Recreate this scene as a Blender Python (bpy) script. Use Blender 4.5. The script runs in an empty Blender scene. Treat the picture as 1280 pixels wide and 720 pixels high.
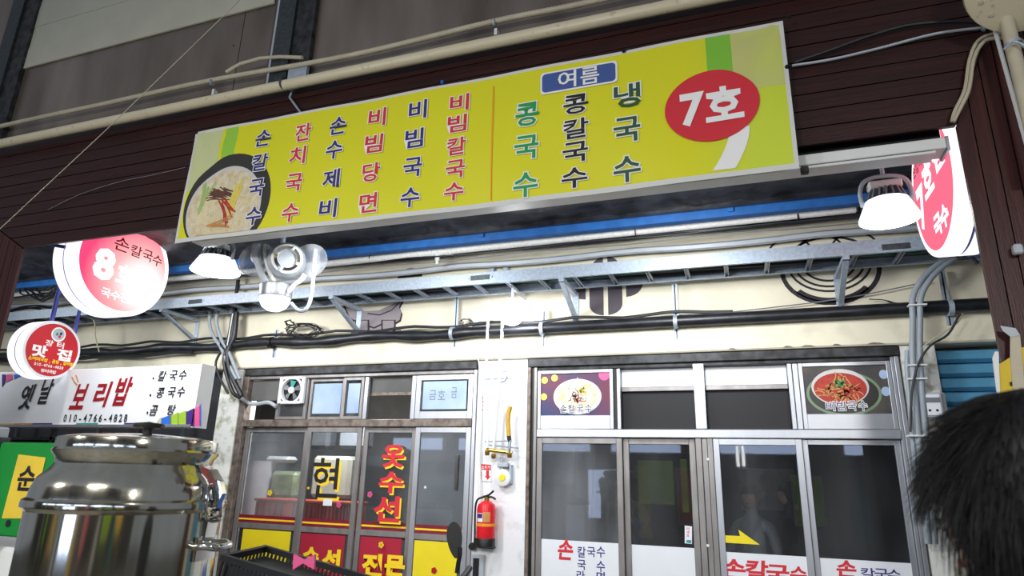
import bpy, math, random
from mathutils import Vector, Matrix
from math import sin, cos, pi, radians as rad
random.seed(7)
S = bpy.context.scene
C = S.collection

# ------------------------------------------------------------------ camera
CAM = Vector((0, -5.5, 1.58)); F = 798.28
YAW, PIT, ROL = -0.34416, 0.28342, 0.02544
fw = Vector((sin(YAW)*cos(PIT), cos(YAW)*cos(PIT), sin(PIT)))
r0 = Vector((cos(YAW), -sin(YAW), 0)); u0 = r0.cross(fw)
rt = r0*cos(ROL) + u0*sin(ROL); up = -r0*sin(ROL) + u0*cos(ROL)
cd = bpy.data.cameras.new('camera'); cam = bpy.data.objects.new('camera', cd); C.objects.link(cam)
cd.sensor_width = 36; cd.lens = F*36/1280; cd.clip_start = .05; cd.clip_end = 200
cd.dof.use_dof = True; cd.dof.focus_distance = 5.3; cd.dof.aperture_fstop = 5.5
cam.matrix_world = Matrix(((rt.x, up.x, -fw.x, CAM.x), (rt.y, up.y, -fw.y, CAM.y), (rt.z, up.z, -fw.z, CAM.z), (0, 0, 0, 1)))
S.camera = cam
# ------------------------------------------------------------------ world, lights, exposure
W = bpy.data.worlds.new('world'); S.world = W; W.use_nodes = True
W.node_tree.nodes['Background'].inputs[0].default_value = (.62, .68, .8, 1)
W.node_tree.nodes['Background'].inputs[1].default_value = .3
S.view_settings.view_transform = 'Standard'; S.view_settings.look = 'None'
S.view_settings.gamma = 1; S.view_settings.use_curve_mapping = False
S.view_settings.exposure = 0.0
AREA = [((-1.5, -6.9, 3.3), 100, (1, .98, .93)), ((-4.6, -6.9, 3.3), 120, (1, .98, .93)), ((1.9, -6.9, 3.3), 75, (1, .98, .93)),
        ((-2.6, -1.78, 3.16), 30, (.93, .97, 1)), ((-.4, -1.78, 3.16), 38, (.93, .97, 1)), ((-4.75, -1.75, 3.12), 30, (.93, .97, 1)), ((-7.4, -1.7, 3.2), 18, (.93, .97, 1))]  # last four: fill added under the canopy, without lamps of their own
for i, (p, e, c) in enumerate(AREA):
    l = bpy.data.lights.new('lamp_and_fill_light', 'AREA'); l.energy = e; l.color = c; l.shape = 'DISK'; l.size = .45
    o = bpy.data.objects.new('lamp_and_fill_light', l); C.objects.link(o); o.location = p
    o.rotation_euler = (rad(38 if p[1] < -6 else 62), 0, 0)
EM_HB, EM_BULB, EM_SIGN, EM_OPP = 14, 60, 1.25, 6.5

# ------------------------------------------------------------------ helpers
def ray(px, py): return rt*((px-640)/F) - up*((py-360)/F) + fw
def P(px, py, Y):
    d = ray(px, py); return CAM + d*((Y-CAM.y)/d.y)
def X(px, py, Y=0): return P(px, py, Y).x
def Z(px, py, Y=0): return P(px, py, Y).z
def lin(h):
    h = h.lstrip('#'); v = [int(h[i:i+2], 16)/255 for i in (0, 2, 4)]
    return tuple(a/12.92 if a <= .04045 else ((a+.055)/1.055)**2.4 for a in v) + (1,)
def mat(name, col, rough=.5, metal=0, var=.12, scale=6, bump=0, bscale=60, emit=0, stretch=(1, 1, 1), col2=None, spec=.5, thr=(.35, .65)):
    m = bpy.data.materials.new(name); m.use_nodes = True; nt = m.node_tree; b = nt.nodes['Principled BSDF']
    b.inputs['Roughness'].default_value = rough; b.inputs['Metallic'].default_value = metal
    b.inputs['Specular IOR Level'].default_value = spec
    tc = nt.nodes.new('ShaderNodeTexCoord'); mp = nt.nodes.new('ShaderNodeMapping')
    nt.links.new(tc.outputs['Object'], mp.inputs[0]); mp.inputs['Scale'].default_value = stretch
    n = nt.nodes.new('ShaderNodeTexNoise'); n.inputs['Scale'].default_value = scale; n.inputs['Detail'].default_value = 6
    nt.links.new(mp.outputs[0], n.inputs[0])
    cr = nt.nodes.new('ShaderNodeValToRGB'); c = lin(col)
    cr.color_ramp.elements[0].position, cr.color_ramp.elements[1].position = thr
    cr.color_ramp.elements[1].color = c
    cr.color_ramp.elements[0].color = lin(col2) if col2 else tuple(x*(1-var) for x in c[:3]) + (1,)
    nt.links.new(n.outputs[0], cr.inputs[0]); nt.links.new(cr.outputs[0], b.inputs['Base Color'])
    if bump:
        n2 = nt.nodes.new('ShaderNodeTexNoise'); n2.inputs['Scale'].default_value = bscale
        nt.links.new(mp.outputs[0], n2.inputs[0])
        bp = nt.nodes.new('ShaderNodeBump'); bp.inputs['Strength'].default_value = bump; bp.inputs['Distance'].default_value = .01
        nt.links.new(n2.outputs[0], bp.inputs['Height']); nt.links.new(bp.outputs[0], b.inputs['Normal'])
    if emit:
        nt.links.new(cr.outputs[0], b.inputs['Emission Color']); b.inputs['Emission Strength'].default_value = emit
    return m
M = {}
def mk(k, *a, **kw): M[k] = mat(k, *a, **kw); return M[k]
mk('cream', 'e4dcc4', .75, scale=3, var=.12, bump=.15, bscale=25)
mk('cream_beam', 'ebe4cb', .7, scale=4, col2='d6d0b8', thr=(.3, .5), bump=.15, bscale=20)
mk('white_wall', 'f2f3f6', .6, scale=8, col2='d8dad6', thr=(.25, .42), bump=.1, bscale=40)
mk('white_pillar', 'e6e6e0', .6, scale=12, col2='a9a98c', thr=(.32, .5), bump=.2, bscale=30)
mk('wood', '3a1711', .42, scale=5, stretch=(.35, 5, 9), col2='200b08', thr=(.3, .7), bump=.15, bscale=30, spec=.4)
mk('wood_up', '4a211b', .42, scale=5, stretch=(9, 5, .35), col2='2c110e', thr=(.3, .7), bump=.15, bscale=30, spec=.4)
mk('steel_sheet', 'a3968a', .33, .65, scale=2.2, col2='75695f', thr=(.3, .7), stretch=(1, 1, .3))
mk('galv', 'b4c0cd', .45, .35, scale=40, var=.2)
mk('galv_dark', '565c5e', .5, .7, scale=30, var=.3)
mk('alu', 'c6c9cf', .38, .8, scale=10, var=.1, stretch=(1, 1, .2))
mk('alu_dull', 'a09c9a', .45, .6, scale=12, var=.25, stretch=(1, 1, .3), bump=.05)
mk('alu_old', '8b7f76', .5, .4, scale=18, col2='5d5047', thr=(.3, .6), bump=.15)
mk('dark_steel', '4c4d50', .55, .5, scale=12, col2='2b2a2a', bump=.1)
mk('black', '111214', .45, scale=20, var=.3)
mk('black_pipe', '23262c', .38, scale=9, col2='14161a', bump=.15, bscale=20)
mk('black_cable', '17181c', .5)
mk('navy', '1b2433', .6, scale=14, var=.4)
mk('teal', '1f6f66', .6)
mk('tarp', '2f3137', .36, scale=7, col2='17181b', bump=.6, bscale=14)
mk('blue_steel', '2a68b0', .5, scale=12, var=.25)
mk('blue_shutter', '62aad0', .45, .2, scale=9, var=.15)
mk('violet', '4a4fa8', .5)
mk('white', 'eef0f4', .4, var=.04)
mk('white_plastic', 'e9eae8', .35, var=.06)
mk('foam', 'eeece8', .6, scale=40, var=.15, bump=.4, bscale=60)
mk('pipe_cream', 'd9cfb0', .35, scale=25, col2='b7a988', thr=(.25, .38))
mk('conduit', 'c9c0a6', .5, var=.15)
mk('awning_cream', 'cfcdb8', .6, scale=3, var=.08)
mk('grey_conduit', '9aa3ab', .5, var=.1)
mk('grey_light', 'b9bfc6', .4, var=.1)
mk('grey', '7c7f84', .5)
mk('reflection_print_blue', 'b9cde8', .25, scale=3, col2='9db4d6')  # pale blue for the painted pane reflections and a picture print
mk('paint_plum', '4d454d', .8, var=.1)
mk('paint_grey', '8f868a', .8, var=.08)
mk('paint_dark', '2d282c', .8, var=.1)
mk('chrome', 'd8d6d0', .09, 1, scale=3, var=.05)
mk('steel_pot', 'dedacb', .12, 1, scale=3, col2='c8c4b2', stretch=(6, 6, .35), bump=.35, bscale=2.2)
mk('red', 'c81f2b', .4, var=.06)
mk('red_bright', 'e0202c', .3, var=.05)
mk('crimson', 'b01f3a', .5, var=.1)
mk('maroon', '8a1f35', .4, scale=14, var=.3)
mk('yellow', 'f5de1e', .5, var=.05)
mk('yellow_note', 'e6c63a', .7, var=.1)
mk('gold_hose', 'd0a52c', .45, var=.15, scale=30)
mk('brass', 'b08d3c', .3, .8)
mk('green', '138a34', .45, var=.1)
mk('lime', '9fc23a', .6)
mk('orange', 'cf4a22', .5, var=.1)
mk('pink', 'e85d92', .5)
mk('teal_paint', '2a9a96', .6)
mk('blue_paint', '2b6fd6', .5)
mk('purple', '43237f', .6)
mk('ink', '17151a', .6, var=0)
mk('ink_navy', '2e2a78', .6, var=0)
mk('ink_red', 'd62a38', .6, var=0)
mk('ink_darkred', 'a01420', .5, var=.2)
mk('ink_green', '1f9a52', .6, var=0)
mk('ink_dgreen', '2c5638', .6, var=0)
mk('ink_blue', '3f5a9a', .6, var=0)
mk('ink_white', 'f4f3f0', .6, var=0)
mk('ink_yellow', 'ffd71e', .6, var=0)
mk('ink_orange', 'f59a1a', .6, var=0)
mk('film_white', 'eef1f7', .35, var=.03)
mk('cloth_dark', '23252c', .9, scale=40, bump=.3)
mk('cloth_blue', '3f66b8', .7, scale=20, var=.2)
mk('cloth_camo', '4d4a33', .9, scale=14, col2='22221a')
mk('skin', 'a98270', .55, var=.08); mk('lip', '8a5a52', .5)
mk('hair', '08080a', .5, var=.3, scale=60, spec=.3)
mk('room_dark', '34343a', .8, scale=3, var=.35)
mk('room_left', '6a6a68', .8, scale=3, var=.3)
mk('stall_wall', '8d8a84', .8, scale=1.1, col2='3c3b3c')
mk('floor_conc', '77746e', .6, scale=3, col2='5a5752', bump=.2)
mk('noodle', 'eadcae', .5, var=.15)
mk('noodle_red', 'dd9a5a', .5, var=.2)
mk('broth', 'e6dcc4', .5, col2='d2bd8e', scale=20)
mk('bowl_dark', '3a3833', .4)
mk('bowl_pale', 'd9d6d4', .4)
mk('bowl_green', '7f967a', .4)
mk('print_plum', '6d3048', .5, col2='2b3a66', scale=1.6, thr=(.4, .6))
mk('print_dark', '34353d', .5, col2='5a5348', scale=5)
mk('kimchi', 'c13a2a', .5, var=.3, scale=30)
mk('meat', '6b4334', .5, var=.3, scale=30)
mk('cucumber', 'a9c774', .5)
mk('egg', 'ecd75a', .5)
mk('meter_shell', 'd9d6cb', .4)
mk('bag_green', 'aab58c', .35, scale=14, col2='7d8f5a')
mk('tube_white', 'ffffff', .4, var=0, emit=5)
def emat(name, col, e):
    m = bpy.data.materials.new(name); m.use_nodes = True; nt = m.node_tree; nt.nodes.remove(nt.nodes['Principled BSDF'])
    em = nt.nodes.new('ShaderNodeEmission'); em.inputs[0].default_value = lin(col); em.inputs[1].default_value = e
    n = nt.nodes.new('ShaderNodeTexNoise'); n.inputs['Scale'].default_value = 2
    nt.links.new(em.outputs[0], nt.nodes['Material Output'].inputs[0]); M[name] = m; return m
emat('lamp_glow', 'ffffff', EM_HB); emat('bulb_glow', 'f4f6ff', EM_BULB); emat('dome_glow', 'f6f8ff', 1.6)
emat('sign_white', 'fff6f8', EM_SIGN*1.25); emat('sign_pink', 'f2708a', EM_SIGN*.9); emat('sign_rim', 'fbfbff', 1.2)
emat('opp_sign', 'c4d8ff', EM_OPP); emat('opp_white', 'ffffff', 12); emat('opp_lime', 'a8d020', .4); emat('opp_yellow', 'ffd040', .4); emat('opp_red', 'f08080', .35)
# overexposed left disc: a hot spot where its lamp sits behind the acrylic
def disc_mat():
    m = bpy.data.materials.new('sign_lit_disc'); m.use_nodes = True; nt = m.node_tree; nt.nodes.remove(nt.nodes['Principled BSDF'])
    em = nt.nodes.new('ShaderNodeEmission'); tc = nt.nodes.new('ShaderNodeTexCoord')
    d = nt.nodes.new('ShaderNodeVectorMath'); d.operation = 'DISTANCE'; d.inputs[1].default_value = (-5.4, -1.08, 3.24)
    nt.links.new(tc.outputs['Object'], d.inputs[0])
    cr = nt.nodes.new('ShaderNodeValToRGB'); e = cr.color_ramp.elements
    e[0].position = .18; e[0].color = (1, .93, .93, 1); e[1].position = .62; e[1].color = lin('f24a7c')
    k = e.new(.34); k.color = lin('fbb6b6')
    nt.links.new(d.outputs['Value'], cr.inputs[0]); nt.links.new(cr.outputs[0], em.inputs[0]); em.inputs[1].default_value = 1.15
    nt.links.new(em.outputs[0], nt.nodes['Material Output'].inputs[0]); M['sign_lit_disc'] = m
disc_mat()
def glass(name, tint, ior=1.5, haze=0):
    m = bpy.data.materials.new(name); m.use_nodes = True; nt = m.node_tree; nt.nodes.remove(nt.nodes['Principled BSDF'])
    tr = nt.nodes.new('ShaderNodeBsdfTransparent'); tr.inputs[0].default_value = tint
    gl = nt.nodes.new('ShaderNodeBsdfGlossy'); gl.inputs['Roughness'].default_value = .02
    fr = nt.nodes.new('ShaderNodeFresnel'); fr.inputs[0].default_value = ior
    mx = nt.nodes.new('ShaderNodeMixShader')
    nt.links.new(fr.outputs[0], mx.inputs[0]); nt.links.new(tr.outputs[0], mx.inputs[1]); nt.links.new(gl.outputs[0], mx.inputs[2])
    out = mx
    if haze:
        df = nt.nodes.new('ShaderNodeBsdfDiffuse'); df.inputs[0].default_value = (.7, .72, .76, 1)
        n = nt.nodes.new('ShaderNodeTexNoise'); n.inputs['Scale'].default_value = 1.6
        mr = nt.nodes.new('ShaderNodeMapRange'); mr.inputs[1].default_value = .35; mr.inputs[2].default_value = .8; mr.inputs[3].default_value = haze*.3; mr.inputs[4].default_value = haze*1.8
        nt.links.new(n.outputs[0], mr.inputs[0])
        m2 = nt.nodes.new('ShaderNodeMixShader'); nt.links.new(mr.outputs[0], m2.inputs[0])
        nt.links.new(mx.outputs[0], m2.inputs[1]); nt.links.new(df.outputs[0], m2.inputs[2]); out = m2
    nt.links.new(out.outputs[0], nt.nodes['Material Output'].inputs[0]); M[name] = m
glass('glass', (.85, .88, .9, 1), 1.5, .04); glass('glass_hazy', (.8, .83, .86, 1), 1.5, .16); glass('disc_clear', (.8, .82, .85, 1), 1.5, .45)

class MB:
    def __init__(s): s.v = []; s.f = []
    def poly(s, pts):
        n = len(s.v); s.v += [tuple(p) for p in pts]; s.f.append(tuple(range(n, n+len(pts)))); return s
    def grid(s, rows, closed=False):
        n = len(s.v); w = len(rows[0])
        for r in rows: s.v += [tuple(p) for p in r]
        for i in range(len(rows)-1):
            for j in range(w if closed else w-1):
                k = (j+1) % w; s.f.append((n+i*w+j, n+i*w+k, n+(i+1)*w+k, n+(i+1)*w+j))
        return s
    def box(s, x0, x1, y0, y1, z0, z1, b=0):
        if b: return s._bbox(x0, x1, y0, y1, z0, z1, b)
        n = len(s.v)
        s.v += [(x, y, z) for z in (z0, z1) for x, y in ((x0, y0), (x1, y0), (x1, y1), (x0, y1))]
        s.f += [tuple(n+i for i in q) for q in ((3, 2, 1, 0), (4, 5, 6, 7), (0, 1, 5, 4), (1, 2, 6, 5), (2, 3, 7, 6), (3, 0, 4, 7))]; return s
    def _bbox(s, x0, x1, y0, y1, z0, z1, b):
        x0, x1 = min(x0, x1), max(x0, x1); y0, y1 = min(y0, y1), max(y0, y1); z0, z1 = min(z0, z1), max(z0, z1)
        def ring(i, z): return [(x0+i, y0+b, z), (x0+b, y0+i, z), (x1-b, y0+i, z), (x1-i, y0+b, z), (x1-i, y1-b, z), (x1-b, y1-i, z), (x0+b, y1-i, z), (x0+i, y1-b, z)]
        rows = [ring(b, z0), ring(0, z0+b), ring(0, z1-b), ring(b, z1)]
        n = len(s.v); s.grid(rows, True); s.f.append(tuple(n+i for i in range(7, -1, -1))); s.f.append(tuple(n+24+i for i in range(8))); return s
    def prism(s, pts, off):
        n = len(s.v); k = len(pts); o = Vector(off)
        s.v += [tuple(p) for p in pts] + [tuple(Vector(p)+o) for p in pts]
        s.f.append(tuple(range(n, n+k))); s.f.append(tuple(range(n+2*k-1, n+k-1, -1)))
        for i in range(k): j = (i+1) % k; s.f.append((n+i, n+k+i, n+k+j, n+j))
        return s
    def tube(s, pts, r, n=8, cap=True):
        pts = [Vector(p) for p in pts]; rs = r if isinstance(r, (list, tuple)) else [r]*len(pts)
        rows = []; pv = None
        for i, p in enumerate(pts):
            t = (pts[min(i+1, len(pts)-1)] - pts[max(i-1, 0)]).normalized()
            if pv is None: a = t.orthogonal().normalized()
            else: a = (pv - t*pv.dot(t)).normalized()
            pv = a; b = t.cross(a)
            rows.append([p + (a*cos(2*pi*j/n)+b*sin(2*pi*j/n))*rs[i] for j in range(n)])
        m = len(s.v); s.grid(rows, True)
        if cap:
            s.f.append(tuple(m+i for i in range(n-1, -1, -1))); k = m+(len(rows)-1)*n; s.f.append(tuple(k+i for i in range(n)))
        return s
    def lathe(s, prof, o=(0, 0, 0), axis=(0, 0, 1), n=32, cap=True):
        o = Vector(o); ax = Vector(axis).normalized(); a = ax.orthogonal().normalized(); b = ax.cross(a)
        rows = [[o + ax*h + (a*cos(2*pi*j/n)+b*sin(2*pi*j/n))*max(r, 1e-5) for j in range(n)] for r, h in prof]
        m = len(s.v); s.grid(rows, True)
        if cap:
            s.f.append(tuple(m+i for i in range(n-1, -1, -1))); k = m+(len(rows)-1)*n; s.f.append(tuple(k+i for i in range(n)))
        return s
    def ell(s, c, rx, ry, rz, n=16, m=10):
        rows = []
        for i in range(m+1):
            t = -pi/2+pi*i/m
            rows.append([(c[0]+rx*cos(t)*cos(2*pi*j/n)+0*i, c[1]+ry*cos(t)*sin(2*pi*j/n), c[2]+rz*sin(t)) for j in range(n)])
        return s.grid(rows, True)
    def build(s, name, m, parent=None, smooth=False, ang=40):
        me = bpy.data.meshes.new(name); me.from_pydata(s.v, [], s.f); me.validate()
        import bmesh
        bm = bmesh.new(); bm.from_mesh(me); bmesh.ops.recalc_face_normals(bm, faces=bm.faces); bm.to_mesh(me); bm.free()
        me.materials.append(M[m] if isinstance(m, str) else m)
        if smooth: me.shade_smooth(); me.set_sharp_from_angle(angle=rad(ang))
        o = bpy.data.objects.new(name, me); C.objects.link(o)
        if parent:
            o.parent = parent; o.matrix_parent_inverse = Matrix.Identity(4)
            # parents may be moved/nested: meshes are authored in world space, undo parent's own world offset
            o.location = -wpos(parent)
        return o
def wpos(o):
    v = Vector(o.location)
    if o.parent: v += wpos(o.parent)
    return v
def tag(o, label, cat, group=None):
    o['label'] = label; o['category'] = cat
    if group: o['group'] = group
    return o
def thing(name, label, cat, loc=(0, 0, 0), group=None):
    o = bpy.data.objects.new(name, None); C.objects.link(o); o.location = loc; o.empty_display_size = .1
    return tag(o, label, cat, group)
def struct(o): o['kind'] = 'structure'; return o
def stuff(o): o['kind'] = 'stuff'; return o
def lab(o, l): o['label'] = l; return o
def bez(pts, n=6):
    "Catmull-Rom through pts"
    p = [Vector(q) for q in pts]; p = [p[0]*2-p[1]] + p + [p[-1]*2-p[-2]]; out = []
    for i in range(1, len(p)-2):
        for k in range(n):
            t = k/n; a, b, c, d = p[i-1:i+3]
            out.append(.5*((2*b)+(c-a)*t+(2*a-5*b+4*c-d)*t*t+(3*b-a-3*c+d)*t**3))
    return out + [p[-2]]
_g = {}
def glyph(ch, bold=0, res=2):
    k = (ch, bold)
    if k not in _g:
        cu = bpy.data.curves.new('t', 'FONT'); cu.body = ch; cu.offset = bold; cu.resolution_u = res
        o = bpy.data.objects.new('t', cu); C.objects.link(o); bpy.context.view_layer.update()
        me = bpy.data.meshes.new_from_object(o)
        _g[k] = ([(v.co.x, v.co.y) for v in me.vertices], [tuple(p.vertices) for p in me.polygons])
        bpy.data.objects.remove(o); bpy.data.curves.remove(cu); bpy.data.meshes.remove(me)
    return _g[k]
class Surf:
    def __init__(s, o, r, u, hf=None):
        s.o = Vector(o); s.r = Vector(r).normalized(); s.u = Vector(u).normalized(); s.n = s.r.cross(s.u); s.hf = hf
    def pt(s, u, v, h=0):
        if s.hf: h += s.hf(u, v)
        return s.o + s.r*u + s.u*v + s.n*h
def wall(Y): return Surf((0, Y, 0), (1, 0, 0), (0, 0, 1))          # u = world X, v = world Z, normal -Y
def text(surf, items, m, layer=1, parent=None, bold=.015, shear=0, name='letter', rot=0):
    "items: (char, u centre, v centre, width, height): glyph ink box fitted; one flat printed letter per object"
    out = []
    for ch, u, v, w, h in items:
        if ch == ' ': continue
        bv, _ = glyph(ch, 0); vs, fs = glyph(ch, bold)
        x0, x1 = min(p[0] for p in bv), max(p[0] for p in bv); y0, y1 = min(p[1] for p in bv), max(p[1] for p in bv)
        sx = w/max(x1-x0, .05); sy = h/max(y1-y0, .05); cy = (y0+y1)/2
        if ord(ch) < 128: sy = h/.72; sx = min(w/max(x1-x0, .05), sy*1.05); cy = .36
        cr, sr = cos(rot), sin(rot); V = []
        for a, b in vs:
            p, q = (a-(x0+x1)/2)*sx, (b-cy)*sy; p += shear*q
            V.append(tuple(surf.pt(u+p*cr-q*sr, v+p*sr+q*cr, .0012*layer)))
        me = bpy.data.meshes.new(name); me.from_pydata(V, [], fs); me.materials.append(M[m])
        o = bpy.data.objects.new(name, me); C.objects.link(o)
        if parent: o.parent = parent; o.location = -wpos(parent)
        out.append(o)
    return out
def line(s, u, v, w, h, gap=1.08, vertical=False, slope=0):
    "row of characters of cell w x h starting centred at u, v"
    out = []
    for i, ch in enumerate(s):
        hh = h; ww = w
        out.append((ch, u + (0 if vertical else i*w*gap), v - (i*h*gap if vertical else 0) + (0 if vertical else i*w*gap*slope), ww, hh))
    return out
def shape(surf, pts, m, layer=1, parent=None, name='print', th=.0008):
    mb = MB(); mb.prism([surf.pt(u, v, .0012*layer) for u, v in pts], surf.n*th); return mb.build(name, m, parent)
def disc(surf, cu, cv, ru, rv, m, layer=1, parent=None, name='print', n=40, ring=None, rings=1, a0=0, a1=2*pi):
    mb = MB(); r0 = ring if ring is not None else 0
    rows = []
    for i in range(rings+1):
        f = r0+(1-r0)*i/rings
        rows.append([surf.pt(cu+ru*f*cos(a0+(a1-a0)*j/n), cv+rv*f*sin(a0+(a1-a0)*j/n), .0012*layer) for j in range(n+1)])
    mb.grid(rows); me = bpy.data.meshes.new(name); me.from_pydata(mb.v, [], mb.f); me.materials.append(M[m])
    o = bpy.data.objects.new(name, me); C.objects.link(o)
    if parent: o.parent = parent; o.location = -wpos(parent)
    return o
def strokes(surf, lines, w, m, layer=1, parent=None, name='print'):
    mb = MB()
    for L in lines:
        L = [Vector((a, b)) for a, b in L]; rows = []
        for i, p in enumerate(L):
            t = (L[min(i+1, len(L)-1)]-L[max(i-1, 0)]); t = t.normalized() if t.length else Vector((1, 0)); nn = Vector((-t.y, t.x))*w/2
            rows.append([surf.pt(*(p+nn), .0012*layer), surf.pt(*(p-nn), .0012*layer)])
        mb.grid(rows)
    me = bpy.data.meshes.new(name); me.from_pydata(mb.v, [], mb.f); me.materials.append(M[m])
    o = bpy.data.objects.new(name, me); C.objects.link(o)
    if parent: o.parent = parent; o.location = -wpos(parent)
    return o
def arc(cu, cv, ru, rv, a0, a1, n=16): return [(cu+ru*cos(a0+(a1-a0)*i/n), cv+rv*sin(a0+(a1-a0)*i/n)) for i in range(n+1)]

# ================================================================== SETTING
struct(MB().box(-14, 8, -16, 6, -.1, 0).build('floor', 'floor_conc'))
# shop front wall: masonry beam above the openings and the piers between them
ZH = 2.59
struct(MB().box(-12, 5, 0, .22, ZH, 3.95).build('wall_front', 'cream'))
struct(MB().box(-12, 5, -.07, -.002, ZH, 2.83, .012).build('trim_1', 'cream_beam'))
struct(MB().box(-2.27, -1.79, -.03, .22, 0, ZH-.003).build('wall_pier', 'white_wall'))
struct(MB().box(-5.25, -4.98, -.04, .22, 0, ZH-.003).build('wall_pier_left', 'white_pillar'))
struct(MB().box(-12, -5.252, .1, .2, 0, ZH-.003).build('wall_stall_back', 'room_dark'))
struct(MB().box(1.17, 1.40, -.03, .22, 0, ZH-.003).build('wall_pier_right', 'white_pillar'))
struct(MB().box(2.6, 5, 0, .22, 0, ZH-.003).build('wall_right', 'cream'))
# interior shells
def room(x0, x1, depth, m, nm):
    mb = MB(); mb.box(x0, x1, depth, depth+.08, 0, 2.9); mb.box(x0-.06, x0, .23, depth, 0, 2.9); mb.box(x1, x1+.06, .23, depth, 0, 2.9)
    struct(mb.build(nm, m)); struct(MB().box(x0, x1, .23, depth, 2.9, 2.98).build('ceiling', m))
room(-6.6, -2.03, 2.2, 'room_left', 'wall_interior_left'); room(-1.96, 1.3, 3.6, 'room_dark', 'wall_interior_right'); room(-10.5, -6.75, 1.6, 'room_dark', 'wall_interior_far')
# head flashings above the two shop fronts
struct(MB().box(-4.95, -2.28, -.05, .1, 2.51, ZH-.004, .006).build('trim_2', 'dark_steel'))
struct(MB().box(-1.78, 1.16, -.05, .1, 2.51, ZH-.004, .006).build('trim_3', 'dark_steel'))
# peeled patches on the beam edge
pt = MB()
for px, w in ((1010, .05), (1046, .03), (985, .035), (915, .03), (1095, .06)):
    x = X(px, 432, -.072); pt.prism([(x-w, -.0725, 2.600), (x-w*.4, -.0725, 2.612), (x+w*.5, -.0725, 2.608), (x+w, -.0725, 2.598)], (0, -.002, 0))
pt.build('paint_chip', 'alu_old'); tag(bpy.data.objects['paint_chip'], 'dark peeled paint patches along the lower edge of the cream beam', 'stain'); stuff(bpy.data.objects['paint_chip'])
# sloping dark canopy sheet between the timber portal and the wall
rows = []
for i in range(15):
    t = i/14
    rows.append([(-9+11.5*j/110, -.62-1.25*t, 3.66+.22*t - .03*abs(sin(t*9+.35*sin(j*.7)))+random.uniform(-.018, .018)) for j in range(111)])
cn = MB().grid(rows).build('ceiling_canopy', 'tarp', None, True, 80); struct(cn)
struct(MB().box(-9, 2.4, -.635, -.60, 3.62, 3.94).build('trim_4', 'tarp'))
struct(MB().box(-12, 5, -.62, .3, 3.96, 4.0).build('ceiling_strip', 'tarp'))
struct(MB().box(-12, 5, -1.9, -.6, 4.1, 4.14).build('ceiling_over_canopy', 'tarp'))

# ---------------- opposite side of the market lane (behind the camera; seen in the panes)
struct(MB().box(-14, 8, -9.9, -9.8, 0, 5).build('wall_back', 'stall_wall'))
def lamp_box(x, z, w, h, m, l):
    t = thing('sign_box', l, 'sign', (x, -9.62, z-h/2), 'lit sign boxes across the lane')
    MB().box(x-w/2, x+w/2, -9.79, -9.6, z-h/2, z+h/2, .01).build('case', 'white', t)
    MB().box(x-w/2+.03, x+w/2-.03, -9.599, -9.59, z-h/2+.03, z+h/2-.03).build('face', m, t)
for (x, w), l in zip(((-7.9, 1.5), (-6.0, 1.5), (-4.1, 1.5), (-2.1, 1.6), (.3, 2.0), (2.7, 1.5)), ('leftmost', 'second from left', 'third from left', 'third from right', 'second from right', 'rightmost')):
    lamp_box(x, 2.27, w, .34, 'opp_sign', l+' of the pale lit sign boxes across the lane, reflected in the panes')
for x, z, w, h, m in ((-7, 1.1, .5, 1.2, 'opp_lime'), (-5.2, 1.1, .3, 1.2, 'opp_yellow'), (-3, 1.2, .9, 1.1, 'opp_sign'), (-1.2, 1.2, .5, 1.2, 'opp_red'), (1.2, 1.2, .6, 1, 'opp_lime'), (3, 1.2, .8, 1, 'opp_yellow')):  # unseen glowing panels added for their reflections in the pot
    lamp_box(x, z, w, h, m, {'opp_lime': 'lime', 'opp_yellow': 'yellow', 'opp_sign': 'pale', 'opp_red': 'rose'}[m]+' glowing panel added across the lane to reflect in the pot, '+('left' if x < -4 else 'middle' if x < 0 else 'right')+' of the row')

for px_, l in ((922, 'left'), (929, 'right')):
    g_ = P(px_, 570, 0); x_ = g_.x*2.75; z_ = 1.58+(g_.z-1.58)*2.75
    t = thing('tube_lamp', l+' of two upright fluorescent tubes across the lane, reflected in the third door', 'lamp', (x_, -9.58, z_-.25), 'upright tubes across the lane')
    MB().tube([(x_, -9.5, z_-.22), (x_, -9.5, z_+.22)], .03, 10).build('tube', 'opp_white', t, True)
    MB().box(x_-.04, x_+.04, -9.588, -9.54, z_-.26, z_+.26, .005).build('fitting', 'white', t)
for x_, c_, l in ((-8.6, 'foam', 'cream'), (-6.6, 'green', 'green'), (-4.5, 'white', 'white'), (-2.2, 'yellow_note', 'yellow'), (.2, 'foam', 'off-white'), (2.2, 'teal_paint', 'teal')):  # unseen cloths added for the steel pot to mirror
    t = thing('reflector_cloth', l+' cloth added across the lane for the pot to reflect', 'cloth', (x_, -9.5, .3))
    MB().grid([[(x_+.35*j/12-.17, -9.5+.02*sin(j*1.9), z_) for j in range(13)] for z_ in (.3, 1.0, 1.8)]).build('cloth', c_, t, True); MB().tube([(x_-.2, -9.5, 1.81), (x_+.2, -9.5, 1.81)], .012, 8).build('rod', 'galv', t, True)

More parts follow.
